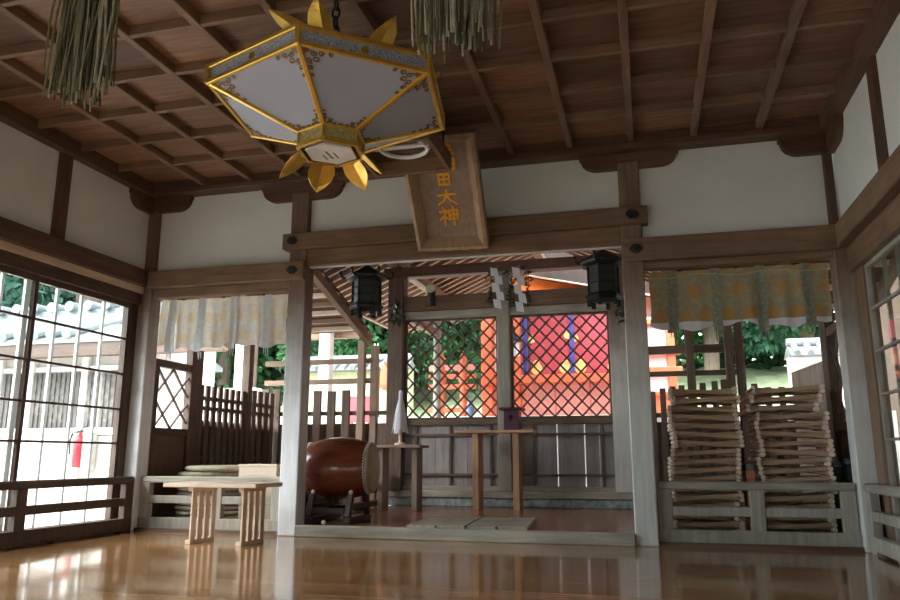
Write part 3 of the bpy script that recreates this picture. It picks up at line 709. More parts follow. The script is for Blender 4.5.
MB().cyl((-.82, 2.425, 2.53), (-.82, 2.46, 2.525), .056, .05, 18).build('lens', plain('pale lamp glass', (.55, .55, .42), .3), sl, smooth=True)
MB().box(-.84, -.8, 2.45, 2.6, 2.49, 2.53).build('bracket', BLACK, sl)
# ------------------------------------------------------------------ back wall of the platform (y = 2.6)
YB = 2.6
def bpost(x0, x1, top, label, y0=2.56, y1=2.72, m=None):
    return tag(MB().box(x0, x1, y0, y1, .25, top, .006).build('wooden_post', m or post(), origin=((x0+x1)/2, (y0+y1)/2, .25)), label, 'post')
bpost(-1.385, -1.195, 2.72, 'dark post at the left end of the lattice behind the small side table', 2.56, 2.74, old('z'))
bpost(1.175, 1.36, 2.72, 'grey post at the right end of the lattice, partly hidden by the thick post', 2.56, 2.74)
bpost(-.075, .07, 2.72, 'slim post between the two lattice panels', 2.57, 2.7, grey('z'))
tag(MB().box(-1.5, 1.5, 2.6, 2.9, .08, .174, .008).build('stone_base', STONE, origin=(0, 2.7, .08)), 'blue grey stone footing along the back of the platform', 'stone')
tag(MB().box(-1.45, 1.45, 2.58, 2.78, .176, .25, .006).build('sill_beam', grey('x'), origin=(0, 2.7, .176)), 'weathered sill beam on the stone footing at the back of the platform', 'sill')
tag(MB().box(-1.195, 1.175, 2.64, 2.72, .97, 1.035, .004).build('waist_rail', old('x'), origin=(0, 2.68, .97)), 'dark rail between the plank wall and the lattice', 'rail')
tag(MB().box(-1.195, 1.175, 2.6, 2.72, 2.205, 2.295, .005).build('transom_beam', grey('x'), origin=(0, 2.68, 2.2)), 'pale rail along the top of the diamond lattice', 'rail')
tag(MB().box(-1.195, 1.175, 2.58, 2.74, 2.3, 2.475, .006).build('header_beam', beam('x'), origin=(0, 2.68, 2.3)), 'brown header beam above the diamond lattice', 'beam')
tag(MB().box(-1.45, 1.45, 2.58, 2.74, 2.72, 2.84, .006).build('tie_beam', darkw('x'), origin=(0, 2.68, 2.7)), 'dark tie beam on the posts at the back of the platform', 'beam')
def plank_wall(x0, x1, label, batt, slits):
    t = thing('plank_wall', label, 'plank wall', ((x0+x1)/2, 2.7, .25))
    MB().box(x0, x1, 2.63, 2.74, .25, .3, .004).build('bottom_board', grey('x'), t)
    xs = sorted([x0]+slits+[x1])
    for a, b in zip(xs[:-1], xs[1:]):
        n = max(1, round((b-a)/.2)); st = (b-a)/n
        for k in range(n):
            e0 = .006 if (k == 0 and a in slits) else .0015; e1 = .006 if (k == n-1 and b in slits) else .0015
            MB().box(a+k*st+e0, a+(k+1)*st-e1, 2.68, 2.7, .3, .97, .002).build('plank', GREYP, t)
    for x in batt: MB().box(x-.014, x+.014, 2.655, 2.68, .3, .97, .002).build('batten', old('z'), t)
    for z in (.42, .86): MB().box(x0, x1, 2.645, 2.672, z-.014, z+.014, .002).build('rail', old('x'), t)
GREYP = wood('grey plank', (.42, .39, .38), (.25, .23, .225), 'z', .7)
plank_wall(-1.195, -.075, 'grey plank wall under the left diamond lattice, behind the small table', (-1.05, -.644, -.175), [])
plank_wall(.07, 1.175, 'grey plank wall under the right diamond lattice, with bright slits', (1.05, .31), [.564, .863])
def lattice(x0, x1, label):
    z0, z1 = 1.035, 2.205; y = 2.67
    t = thing('lattice_screen', label, 'lattice', ((x0+x1)/2, y, z0))
    MB().box(x0, x0+.025, y-.02, y+.03, z0, z1, .002).box(x1-.025, x1, y-.02, y+.03, z0, z1, .002).box(x0+.025, x1-.025, y-.02, y+.03, z0, z0+.022, .002).box(x0+.025, x1-.025, y-.02, y+.03, z1-.022, z1, .002).build('frame', old('z'), t)
    a0, a1, b0_, b1_ = x0+.024, x1-.024, z0+.02, z1-.02
    w, h = a1-a0, b1_-b0_; px = w/round(w/.158); pz = h/round(h/.163); sl = pz/px
    mb = MB()
    for s_ in (1, -1):
        k = -20
        while k < 40:
            # line z = c + s*sl*(x-a0)
            c = b0_+k*pz
            xa, xb = a0, a1
            za, zb = c, c+s_*sl*w
            if s_ < 0: za, zb = c, c-sl*w
            lo, hi = b0_, b1_
            def clip(xa, za, xb, zb):
                if max(za, zb) <= lo+1e-6 or min(za, zb) >= hi-1e-6: return None
                m_ = (zb-za)/(xb-xa)
                pts = []
                for (x_, z_) in ((xa, za), (xb, zb)):
                    if z_ < lo: x_ = xa+(lo-za)/m_; z_ = lo
                    if z_ > hi: x_ = xa+(hi-za)/m_; z_ = hi
                    pts.append((x_, z_))
                return pts
            r = clip(xa, za, xb, zb)
            if r and (Vector((*r[0], 0))-Vector((*r[1], 0))).length > .02:
                yy = y+(.006 if s_ > 0 else -.004)
                mb.bar((r[0][0], yy, r[0][1]), (r[1][0], yy, r[1][1]), .012, .018, 0, up=(0, 1, 0)) if False else mb.bar((r[0][0], yy, r[0][1]), (r[1][0], yy, r[1][1]), .01, .02, 0, up=(-s_*sl, 0, 1))
            k += 1
    mb.build('diamond_lattice', old('x'), t)
lattice(-1.195, -.075, 'left diamond lattice panel, trees and red fence behind')
lattice(.07, 1.175, 'right diamond lattice panel, red shrine doors behind')

# ------------------------------------------------------------------ passage roof over the platform and the rear eaves of the hall
def rz(x): return 3.6-.443*abs(x-.1)
pr = thing('passage_roof', 'gabled rafter roof over the platform, seen from below behind the middle beam', 'roof', (.1, 2.5, 3.0))
for sgn in (-1, 1):
    xe = .1+sgn*2.35
    MB().prism([(.1, .2, rz(.1)+.06), (xe, .2, rz(xe)+.06), (xe, .2, rz(xe)+.085), (.1, .2, rz(.1)+.085)], (0, 5.75 if sgn < 0 else 4.4, 0)).build('roof_boards', darkw('y'), pr)
    for k in range(28 if sgn < 0 else 21):
        y = .3+.205*k
        MB().bar((.1, y, rz(.1)+.02), (xe, y, rz(xe)+.02), .05, .07, .003).build('rafter', wood('pale rafter', (.5, .36, .25), (.32, .21, .14), 'x', .6), pr)
    MB().box(xe-.03, xe+.03, .2, 5.95 if sgn < 0 else 4.6, rz(xe)-.02, rz(xe)+.09, .004).build('eave_board', beam('y'), pr)
    MB().box(.1+sgn*1.4-.06, .1+sgn*1.4+.06, .15, 5.95 if sgn < 0 else 4.6, 2.84, 2.97, .005).build('purlin', beam('y'), pr)
MB().box(.04, .16, .15, 5.95, 3.5, 3.6, .005).build('ridge_beam', beam('y'), pr)
for x, lab in ((-1.3, 'left'), (1.48, 'right')):
    tag(MB().cyl((x, 4.45, -.65), (x, 4.45, 2.84), .062, .055, 16).build('wooden_post', grey('z'), origin=(x, 4.45, -.65)), 'pale round post beyond the %s lattice, carrying the passage roof' % lab, 'post')
    tag(MB().box(x-.04, x+.04, 2.74, 4.4, 2.27, 2.37, .005).build('tie_beam', beam('y'), origin=(x, 3.5, 2.3)), 'brown tie beam running back to the round post beyond the %s lattice' % lab, 'beam')
def ez(y): return 2.78-.288*y
def rear_eave(x0, x1, label, edge):
    t = thing('rear_eave', label, 'eave', ((x0+x1)/2, 1.3, 2.4))
    MB().prism([(x0, .17, ez(.17)+.05), (x0, 2.6, ez(2.6)+.05), (x0, 2.6, ez(2.6)+.08), (x0, .17, ez(.17)+.08)], (x1-x0, 0, 0)).build('roof_boards', darkw('x'), t)
    for k in range(12):
        y = .25+.2*k; MB().box(x0, x1, y-.03, y+.03, ez(y)+.005, ez(y)+.055, .003).build('batten', pale('x') if k % 2 else beam('x'), t)
    for x in edge: MB().bar((x, .19, ez(.19)-.03), (x, 2.68, ez(2.68)-.03), .075, .1, .004).build('edge_rafter', beam('y'), t)
rear_eave(-3.6, -1.63, 'sloping rear eave at the left, its edge rafter seen beside the black lantern', (-1.66, -2.6, -3.55))
rear_eave(1.8, 3.8, 'sloping rear eave at the right, above the stools', (1.83, 2.8, 3.75))

# ------------------------------------------------------------------ fences of the rear yard
def pickets(t, name, pts, w, d, z0, mat, axis='x'):
    for a, c, zt in pts:
        if axis == 'x': MB().box(a-w/2, a+w/2, c-d/2, c+d/2, z0, zt, .006).build(name, mat, t)
        else: MB().box(c-d/2, c+d/2, a-w/2, a+w/2, z0, zt, .006).build(name, mat, t)
fl = thing('picket_fence', 'dark picket fence with two upper rails, left rear between the drum and the corner', 'fence', (-2.1, 2.6, .03))
pickets(fl, 'picket', [(x, 2.6, 1.4+.02*math.sin(x*40)) for x in (-2.95, -2.8, -2.64, -2.45, -2.265, -2.084, -1.9)], .1, .035, .03, old('z'))
pickets(fl, 'fence_post', [(-1.72, 2.62, 1.98), (-1.58, 2.68, 1.92)], .085, .08, .03, wood('fence post wood', (.46, .34, .25), (.28, .2, .14), 'z', .7))
for z in (1.74, 1.5): MB().box(-3.0, -1.57, 2.64, 2.69, z-.03, z+.03, .004).build('upper_rail', wood('fence post wood', (.46, .34, .25), (.28, .2, .14), 'x', .7), fl)
for z in (.55, 1.12): MB().box(-3.0, -1.4, 2.62, 2.66, z-.025, z+.025, .004).build('rail', old('x'), fl)
MB().box(-3.0, -1.42, 2.66, 2.68, .03, 1.0, .002).build('backing_boards', old('z'), fl)
fs = thing('picket_fence', 'dark close-set picket fence running back from the lattice gate on the left', 'fence', (-2.8, 1.4, .03))
pickets(fs, 'picket', [(.99+.118*k, -2.8, 1.33) for k in range(8)], .07, .03, .03, old('z'), 'y')
for z in (.6, 1.1, 1.2): MB().box(-2.83, -2.8, .92, 2.55, z-.02, z+.02, .003).build('rail', old('y'), fs)
MB().box(-2.85, -2.76, 1.84, 1.94, .03, 1.87, .005).build('fence_post', old('z'), fs)
MB().box(-2.865, -2.84, .92, 2.55, .03, .98, .002).build('backing_boards', old('z'), fs)
pickets(fs, 'picket', [(2.05+.14*k, -2.8, 1.36) for k in range(4)], .09, .03, .03, old('z'), 'y')
def side_panel(x, y0, y1, zt, zw, label, mat, sgn):
    t = thing('lattice_gate', label, 'gate', (x, (y0+y1)/2, .03))
    MB().box(x-.04, x+.04, y1-.17, y1+.02, .03, zt+.16, .005).build('gate_post', mat('z'), t)
    MB().box(x-.03, x+.03, y0, y0+.06, .03, zt, .004).build('gate_post', mat('z'), t)
    MB().box(x-.03, x+.03, y0+.06, y1-.17, zt-.07, zt, .004).build('top_rail', mat('y'), t)
    MB().box(x-.03, x+.03, y0+.06, y1-.17, zw-.07, zw, .004).build('middle_rail', mat('y'), t)
    MB().box(x-.03, x+.03, y0+.06, y1-.17, .03, .12, .004).build('bottom_rail', mat('y'), t)
    MB().box(x-.01, x+.01, y0+.06, y1-.17, .12, zw-.07, .002).build('panel_board', darkw('z'), t)
    m_ = MB(); a, b = y0+.06, y1-.17; c, d = zw, zt-.07; w = b-a; h = d-c
    for p_, q_ in (((0, 0), (1, .9)), ((0, .55), (.5, 1)), ((.5, 0), (1, .42)), ((1, 0.1), (0, 1)), ((.5, 0), (0, .45)), ((1, .55), (.5, 1))):
        m_.bar((x, a+p_[0]*w, c+p_[1]*h), (x, a+q_[0]*w, c+q_[1]*h), .016, .022, .001, up=(1, 0, 0))
    m_.build('crossed_bars', mat('y'), t)
    return t
side_panel(-2.8, .2, .92, 1.5, .88, 'dark gate panel with crossed bars left behind the pale curtain', rail_dark, 1)
side_panel(2.97, .2, .9, 1.62, .88, 'brown gate panel with crossed bars right of the stacked stools', old, -1)
fr_ = thing('picket_fence', 'dark picket fence with two upper rails behind the stacked stools', 'fence', (2.1, 2.6, .03))
pickets(fr_, 'picket', [(1.6, 2.6, 1.3), (1.705, 2.6, 1.33), (1.808, 2.6, 1.35), (1.9, 2.6, 1.36), (2.113, 2.6, 1.38), (2.233, 2.6, 1.395), (2.324, 2.6, 1.41), (2.62, 2.6, 1.36), (2.75, 2.6, 1.32), (2.88, 2.6, 1.32)], .062, .03, .03, old('z'))
MB().box(1.45, 3.0, 2.66, 2.68, .03, .98, .002).build('backing_boards', old('z'), fr_)
pickets(fr_, 'fence_post', [(2.01, 2.66, 2.1), (2.4, 2.62, 2.02), (2.51, 2.66, 2.05)], .085, .07, .03, old('z'))
for z, h in ((1.755, .045), (1.495, .028)): MB().box(1.4, 2.55, 2.69, 2.73, z-h, z+h, .004).build('upper_rail', old('x'), fr_)
for z in (.55, 1.05): MB().box(1.4, 3.0, 2.615, 2.65, z-.025, z+.025, .004).build('rail', old('x'), fr_)
fq = thing('picket_fence', 'light slatted fence at the right rear, running back beside the gate panel', 'fence', (2.97, 1.7, .03))
pickets(fq, 'picket', [(1.0+.105*k, 2.98, 1.4+.004*k) for k in range(15)], .085, .025, .03, wood('pale fence wood', (.5, .42, .35), (.33, .27, .22), 'z', .8), 'y')
for z in (.5, 1.2): MB().box(3.0, 3.03, .92, 2.56, z-.03, z+.03, .003).build('rail', old('y'), fq)

# ------------------------------------------------------------------ bench in front
bt = thing('bench', 'pale new wooden bench with slatted legs standing on the polished floor', 'bench', (-1.5, -.52, 0))
rot = Matrix.Translation((-1.5, -.52, 0)) @ Matrix.Rotation(math.radians(-3), 4, 'Z') @ Matrix.Translation((1.5, .52, 0))
MB().box(-1.94, -1.155, -.76, -.39, .402, .432, .004).xf(rot).build('bench_top', pale('x'), bt)
for cx in (-1.735, -1.31):
    lg = MB().box(cx-.012, cx+.035, -.72, -.42, 0, .03, .003).xf(rot).build('leg', pale('y'), bt)
    MB().box(cx-.012, cx+.035, -.72, -.42, .372, .402, .003).xf(rot).build('leg_head', pale('y'), lg)
    for k in range(4):
        y = -.718+k*.081
        MB().box(cx+.02, cx+.034, y, y+.051, .03, .372, .002).xf(rot).build('slat', pale('z'), lg)

# ------------------------------------------------------------------ drum on its stand
dr = thing('drum', 'large red brown barrel drum lying on a dark stand beside the left post', 'drum', (-1.055, .47, .525))
prof = []
for k in range(21):
    t_ = -1+2*k/20; prof.append((.262-.062*t_*t_, t_*.285))
SW = wood('black stand wood', (.075, .05, .04), (.03, .02, .018), 'y', .5)
DX, DY, DZ = -1.055, .47, .525
lac = wood('red brown lacquer', (.22, .05, .02), (.09, .018, .009), 'x', .2, .02, .6)
MB().lathe((DX, DY, DZ), prof, 40, 'x').build('barrel', lac, dr, smooth=True)
HIDE = plain('drum hide', (.4, .31, .2), .6, 0, .2, 7)
for s_ in (-1, 1):
    hd = MB().lathe((DX+s_*.285, DY, DZ), [(.204, -.045*s_), (.207, 0), (.2, .012*s_), (.19, .017*s_), (.05, .014*s_)], 40, 'x').build('drum_head', HIDE, dr, smooth=True)
    st = MB()
    for k in range(56):
        a = 2*math.pi*k/56
        for dx, rr in ((-.012, .211), (-.03, .211)): st.sph((DX+s_*(.285+dx), DY+rr*math.cos(a+(.05 if dx < -.02 else 0)), DZ+rr*math.sin(a+(.05 if dx < -.02 else 0))), .0095, u=6, v=4)
    st.build('studs', plain('iron stud', (.4, .37, .32), .4, .3), hd)
dr.rotation_euler = (0, 0, math.radians(6))
ds = thing('drum_stand', 'low dark wooden stand under the barrel drum', 'drum stand', (DX, DY, .08))
for dx in (-.17, .17):
    MB().box(DX+dx-.03, DX+dx+.03, DY-.25, DY+.25, .08, .13, .006).build('foot', SW, ds)
    for s_ in (-1, 1): MB().bar((DX+dx, DY+s_*.23, .13), (DX+dx, DY+s_*.17, .31), .05, .05, .005, up=(1, 0, 0)).build('upright', SW, ds)
    MB().box(DX+dx-.022, DX+dx+.022, DY-.19, DY+.19, .19, .235, .004).build('cross_rail', SW, ds)
for s_ in (-1, 1): MB().box(DX-.14, DX+.14, DY+s_*.215-.022, DY+s_*.215+.022, .16, .205, .004).build('side_rail', SW, ds)
for dx in (-.17, .17): MB().sph((DX+dx, DY-.165, .328), .02).build('knob', pale('z'), ds)
tag(MB().sph((DX-.0, DY-.32, .098), .018).build('white_ball', plain('white plastic ball', (.85, .85, .8), .4), origin=(DX, DY-.32, .08)), 'tiny white ball on the platform floor at the foot of the drum stand', 'ball')

# ------------------------------------------------------------------ side table with paper wand, tall table with offering box, mat
t = thing('side_table', 'small dark side table behind the drum, carrying a white paper wand', 'table', (-1.0, 1.9, .08))
sw = wood('grey brown table', (.36, .27, .21), (.2, .145, .11), 'x', .6); swz = wood('grey brown table', (.36, .27, .21), (.2, .145, .11), 'z', .6)
MB().box(-1.31, -.72, 1.74, 2.06, .708, .738, .004).build('table_top', sw, t)
for x in (-1.17, -.8): MB().box(x-.028, x+.028, 1.8, 2.0, .08, .708, .004).build('leg', swz, t)
g = thing('paper_wand', 'white pleated paper wand standing on the small side table', 'paper wand', (-.99, 1.9, .738))
MB().cyl((-.99, 1.9, .738), (-.99, 1.9, 1.2), .018, .016, 10).build('stick', pale('z'), g)
MB().lathe((-.99, 1.9, .738), [(.06, 0), (.06, .018), (.022, .03)], 16).build('foot', pale('x'), g)
pm = MB(); rnd = random.Random(5)
for k in range(26):
    a = k*2*math.pi/26; r0, r1 = .018, rnd.uniform(.06, .088); b = .24
    p0 = Vector((-.99+r0*math.cos(a), 1.9+r0*math.sin(a), 1.235)); p1 = Vector((-.99+.05*math.cos(a), 1.9+.05*math.sin(a), 1.1)); p2 = Vector((-.99+r1*math.cos(a), 1.9+r1*math.sin(a), .9-rnd.uniform(0, .05)))
    s_ = Vector((-math.sin(a), math.cos(a), 0))
    pm.prism([p0-s_*.004, p0+s_*.004, p1+s_*.013, p1-s_*.013], (.0015*math.cos(a), .0015*math.sin(a), 0)); pm.prism([p1-s_*.013, p1+s_*.013, p2+s_*.014+Vector((0, 0, .012)), p2-s_*.012], (.0015*math.cos(a), .0015*math.sin(a), 0))
pm.build('paper_strips', PAPER, g)
MB().lathe((-.99, 1.9, 0), [(.02, 1.19), (.026, 1.21), (.022, 1.3), (.012, 1.31)], 12).build('paper_wrap', PAPER, g)
t = thing('tall_table', 'tall light wooden table before the lattice, carrying a purple box', 'table', (-.03, 2.25, .08))
MB().box(-.455, .39, 2.1, 2.4, .862, .892, .004).build('table_top', tablew('x'), t)
for x in (-.235, .195): MB().box(x-.032, x+.032, 2.13, 2.37, .08, .862, .004).build('leg', tablew('z'), t)
PUR = plain('dark purple lacquer', (.075, .02, .045), .35, 0, .1, 6)
bx = thing('offering_box', 'small dark purple box with an overhanging lid and a round hole, on the tall table', 'box', (.145, 2.25, .892))
h = MB().box(.065, .225, 2.17, 2.33, .892, 1.1, .004).build('body', PUR, bx)
MB().box(.02, .27, 2.13, 2.37, 1.1, 1.128, .006).build('lid', PUR, bx)
hm = MB(); c0 = Vector((.142, 2.171, 1.02))
hm.prism([c0+Vector((.024*math.cos(a), 0, .024*math.sin(a)+.008)) for a in [k*math.pi/10 for k in range(20)]], (0, -.003, 0)); hm.prism([c0+Vector((-.02, -.0005, 0)), c0+Vector((0, -.0005, -.04)), c0+Vector((.02, -.0005, 0))], (0, -.003, 0))
hm.build('hole', plain('painted hole shade', (.005, .004, .005), .8), h)  # flat black plate stands in for the shade inside the hole
mt = thing('folding_mat', 'pale worn folding mat lying on the platform boards', 'mat', (.12, .55, .08))
for k in range(4):
    x0 = -.34+k*.24; sh = .02
    MB().prism([(x0+.004, .12, .08), (x0+.236, .1, .08), (x0+.236-.06, 1.0, .08), (x0+.004-.06, 1.02, .08)], (0, 0, .018+.005*(k % 2))).build('mat_panel', wood('worn mat', (.42, .37, .3), (.26, .22, .18), 'y', .85), mt)

# ------------------------------------------------------------------ straw cushions and cartons behind the left railing
CUSH = [plain('straw cushion %d' % k, c, .85, 0, .2, 25, .2, .4) for k, c in enumerate([(.42, .37, .27), (.34, .31, .22), (.5, .45, .34)])]
rnd = random.Random(9)
NTH = ['topmost', 'second from the top', 'third from the top', 'fourth from the top', 'fifth from the top', 'sixth from the top', 'seventh from the top', 'eighth from the top', 'ninth from the top', 'tenth from the top', 'eleventh from the top', 'twelfth from the top', 'thirteenth from the top', 'fourteenth from the top', 'fifteenth from the top', 'sixteenth from the top', 'lowest']
proto = []
for m_ in CUSH:
    q = MB().lathe((0, 0, 0), [(.02, .004), (.3, 0), (.33, .012), (.335, .022), (.32, .036), (.24, .04), (.22, .034), (.12, .036), (.1, .031), (.02, .034)], 40)
    proto.append(q.build('round_cushion', m_, smooth=True))
NC = 12
for k in range(NC):
    b = proto[k] if k < 3 else proto[k % 3].copy()
    if k >= 3: COL.objects.link(b)
    b.location = (-2.36+rnd.uniform(-.03, .03)+(.05 if k > 9 else 0), .62+rnd.uniform(-.02, .02), .032+k*.0405+(.012 if k == NC-1 else 0))
    if k >= NC-2: b.scale = (1.05, 1.05, 1.35)
    if k == NC-1: b.location.x += .04
    tag(b, 'round straw cushion, %s of the pile behind the pale railing' % (NTH[NC-1-k] if k else 'lowest'), 'cushion', 'round straw cushions piled behind the pale railing')
    b.rotation_euler = (0, 0, rnd.uniform(0, 3))
CARD = plain('pale carton', (.78, .64, .52), .75, 0, .06, 5)
z = .032
for k, (w, d, h, dx) in enumerate(((.36, .3, .2, 0), (.35, .29, .175, .01), (.37, .3, .05, -.01), (.36, .3, .1, -.015))):
    c = thing('carton', '%s pale carton of the pile beside the straw cushions, behind the left post' % ('lowest', 'second lowest', 'thin third', 'topmost')[k], 'box', (-1.72+dx, .42, z), 'pale cartons beside the straw cushions')
    MB().box(-1.72+dx-w/2, -1.72+dx+w/2, .42-d/2, .42+d/2, z, z+h-.022, .003).build('body', CARD, c)
    MB().box(-1.72+dx-w/2-.006, -1.72+dx+w/2+.006, .42-d/2-.006, .42+d/2+.006, z+h-.022, z+h-.001, .004).build('lid', CARD, c)
    z += h

# ------------------------------------------------------------------ folded stools in two stacks
st0 = thing('folding_stool', 'x', 'stool', (0, 0, 0))
for yy in (0, .36):
    for s_ in (1, -1):
        ya = yy+(0 if s_ > 0 else (.05 if yy == 0 else -.05))
        MB().bar((-.225, ya, .0325-.0145*s_), (.225, ya, .0325+.0145*s_), .022, .031 if s_ > 0 else .025, .003).build('leg_bar', stoolw('x'), st0)
for x in (-.235, .235):
    for zz in (.0162, .0488):
        MB().cyl((x, -.055, zz), (x, .43, zz), .0158, n=12).build('dowel', wood('dowel wood', (.82, .68, .54), (.66, .52, .4), 'y', .6), st0)
MB().box(-.2, .2, .1, .28, .028, .038, .003).build('canvas_seat', plain('dark stool canvas', (.05, .045, .05), .9), st0)
rnd = random.Random(21)
first = True
ST = [('stack beside the thick grey post', 1.912, 'left'), ('stack beside the corner post', 2.528, 'right')]
NST = 17
for lab, cx, _ in ST:
    for k in range(NST):
        o = st0 if first else copy_tree(st0); first = False
        dx = rnd.uniform(-.018, .018)+.012*math.sin(k*1.1+cx)
        if cx > 2.5 and k >= NST-3: dx -= .05
        dx += .003*k
        o.location = (cx+dx, .36+rnd.uniform(-.012, .012), .033+k*.0652); o.rotation_euler = (0, rnd.uniform(-.006, .006), rnd.uniform(-.03, .03))
        flip = (k > 9) if cx < 2.5 else False
        if rnd.random() < .12: flip = not flip
        if flip: o.rotation_euler[2] += math.pi; o.location.y += .375
        kk = NST-1-k
        o['label'] = 'folded wooden stool, %s in the %s' % (NTH[kk] if k else 'lowest', lab); o['group'] = 'folded wooden stools in two stacks'
OR = plain('orange brown wood block', (.5, .2, .09), .6, 0, .15, 9)
z = .033
for k, (h, m_) in enumerate(((.12, OR), (.12, OR), (.1, OR), (.09, OR), (.06, OR), (.05, plain('grey block', (.16, .14, .14), .8)))):
    b = MB().box(2.245-.03+.003*(k % 2), 2.245+.03-.002*(k % 2), .33, .6, z, z+h-.002, .004)
    tag(b.build('wood_block', m_, origin=(2.29, .45, z)), ('%s orange brown block between the two stacks of stools' % ['lowest', 'second lowest', 'third lowest', 'fourth lowest', 'fifth lowest', ''][k]) if k < 5 else 'dark grey block on top of the orange blocks between the stacks of stools', 'block', 'blocks between the stools' if k < 5 else None)
    z += h
for x, zt, lab in ((2.85, .56, 'left of the two black cylinders between the stools and the corner post'), (2.935, .58, 'right of the two black cylinders between the stools and the corner post')):
    c = thing('black_canister', lab, 'canister', (x-.0, .42, .033))
    MB().lathe((x, .42, 0), [(.034, .033), (.038, .05), (.038, zt-.03), (.03, zt-.01)], 16).build('body', plain('black rubber', (.02, .022, .028), .45), c, smooth=True)
    MB().lathe((x, .42, 0), [(.03, zt-.012), (.04, zt-.01), (.04, zt+.02), (.02, zt+.03)], 16).build('cap', plain('dark grey cap', (.1, .115, .15), .4), c, smooth=True)
# ------------------------------------------------------------------ the yard outside
GR = -.65
struct('added_ground_front', MB().box(-14, 14, -13, -4.9, GR-.05, GR+.03, .01), plain('added dark brown earth', (.17, .14, .11), .95, 0, .2, 2, .1, .3))  # unseen dark ground, added to cut light bounced in at the front
struct('ground', MB().box(-40, 40, -30, 45, GR-.3, GR, 0), plain('pale gravel', (.5, .49, .46), .95, 0, .15, 3, .2, .2))
hill = MB().grid(lambda a, b: (-32+64*a, 9.8+24*b, GR+2.2+.6*math.sin(a*9)+7*b+.25*math.sin(a*40+b*17)), 60, 20)
hl = hill.build('hill_slope', plain('mossy grass slope', (.5, .6, .36), .95, 0, .3, 2.5, .1, .4), normals=True); hl['kind'] = 'structure'
struct('terrace', MB().box(-9, 9, 5.2, 9.9, GR, 1.2, .02), plain('terrace gravel', (.62, .62, .6), .95, 0, .12, 4, .2, .2))
# tamped wall with a tile roof at both sides of the terrace
def tiled_wall(x0, x1, y, z0, z1, label, wm=None):
    wm = wm or WHITE
    t = thing('tiled_wall', label, 'wall', ((x0+x1)/2, y, z0))
    MB().box(x0, x1, y-.12, y+.12, z0, z1, .01).build('wall_body', wm, t)
    MB().prism([(x0, y-.38, z1), (x0, y, z1+.22), (x0, y+.38, z1)], (x1-x0, 0, 0)).build('roof', TILE, t)
    r = MB()
    n_ = int((x1-x0)/.22)
    for k in range(n_):
        x = x0+.11+k*.22; r.cyl((x, y-.4, z1+.035), (x, y, z1+.26), .055, n=8)
    r.build('roof_tiles', TILE, t)
    MB().cyl((x0, y, z1+.27), (x1, y, z1+.27), .085, n=12).build('ridge_tile', TILE, t)
tiled_wall(4.12, 9.5, 9.3, 1.2, 2.42, 'white wall with a grey tile roof beyond the right fence')
tiled_wall(-5.6, -3.2, 9.3, 1.2, 2.4, 'pale mossy wall with a grey tile roof beyond the left fence', plain('mossy plaster', (.42, .45, .27), .9, 0, .2, 4))

# ---------------- red shrine
sh = thing('shrine_building', 'vermilion shrine building with crimson doors behind the right lattice', 'building', (.5, 6.8, 1.2))
MB().box(-.98, 1.8, 6.4, 8.6, 1.2, 1.86, .01).build('base_wall', SALMON, sh)
for k in range(5): MB().box(-.98+.555*k+.01, -.98+.555*(k+1)-.01, 6.375, 6.4, 1.24, 1.76, .004).build('base_board', SALMON, sh)
MB().box(-1.05, 2.0, 6.2, 6.42, 1.76, 1.9, .01).build('sill_beam', VERM, sh)
MB().box(-.9, 1.72, 6.6, 8.5, 1.9, 3.3, 0).build('wall', WHITE, sh)
for x in (-.97, -.52, 1.35, 1.78): MB().box(x-.095, x+.095, 6.3, 6.5, .7 if False else 1.2, 3.4, .012).build('pillar', VERM, sh)
for k, (x0, x1) in enumerate(((-.28, .39), (.43, 1.16))):
    d = MB().box(x0, x1, 6.48, 6.55, 1.93, 3.1, .008).build('door', CRIM, sh)
    for cx, cz, r in ((x0+.1, 2.02, .1), (x1-.1, 2.02, .1), (x0+.03, 2.5, .06), (x1-.05, 2.55, .06)):
        mb = MB(); mb.cyl((cx, 6.478, cz), (cx, 6.465, cz), r, r*.9, 18); mb.cyl((cx, 6.478, cz+r*.9), (cx, 6.465, cz+r*.9), r*.55, r*.45, 14)
        mb.build('gold_fitting', plain('pale gilt', (.85, .68, .25), .4, 0, .1, 10), d)
for x in (-.36, .41, 1.24): MB().box(x-.035, x+.035, 6.44, 6.5, 1.92, 3.12, .005).build('blue_strip', BLUE, sh)
MB().box(-1.1, 1.9, 6.25, 6.5, 3.12, 3.3, .01).build('lintel', VERM, sh)
MB().prism([(-1.6, 6.3, 3.3), (2.5, 6.3, 3.3), (.45, 6.3, 4.3)], (0, .08, 0)).build('gable', plain('orange gable paint', (.85, .2, .03), .5), sh)
for s_ in (-1, 1): MB().bar((.45, 6.24, 4.4), (.45+s_*2.5, 6.2, 3.25), .08, .16, .01).build('bargeboard', VERM, sh)
MB().bar((.45-.35, 6.2, 4.0), (.45+.35, 6.2, 4.0), .06, .1, .01).build('gable_tie', BLUE, sh)
MB().prism([(-.62, 6.1, 3.58), (1.75, 6.1, 3.05), (1.9, 6.1, 3.12), (1.9, 6.1, 4.3), (-1.5, 6.1, 4.3), (-1.5, 6.1, 3.1), (-.62, 6.1, 3.1)], (0, .12, 0)).build('porch_verge', plain('verge wood with painted shade', (.03, .02, .015), .8, 0, .3, 6), sh)  # verge is in shade; that shade is put into its near-black colour
MB().bar((-.62, 6.05, 3.58), (1.75, 6.05, 3.05), .06, .018, .004).build('verge_batten', pale('x'), sh)
RT = plain('dark shrine roof', (.1, .08, .07), .8)
for s_ in (-1, 1): MB().prism([(.45, 6.0, 4.5), (.45+s_*2.7, 6.0, 3.3), (.45+s_*2.7, 6.0, 3.4), (.45, 6.0, 4.62)], (0, 3.2, 0)).build('roof_slope', RT, sh)
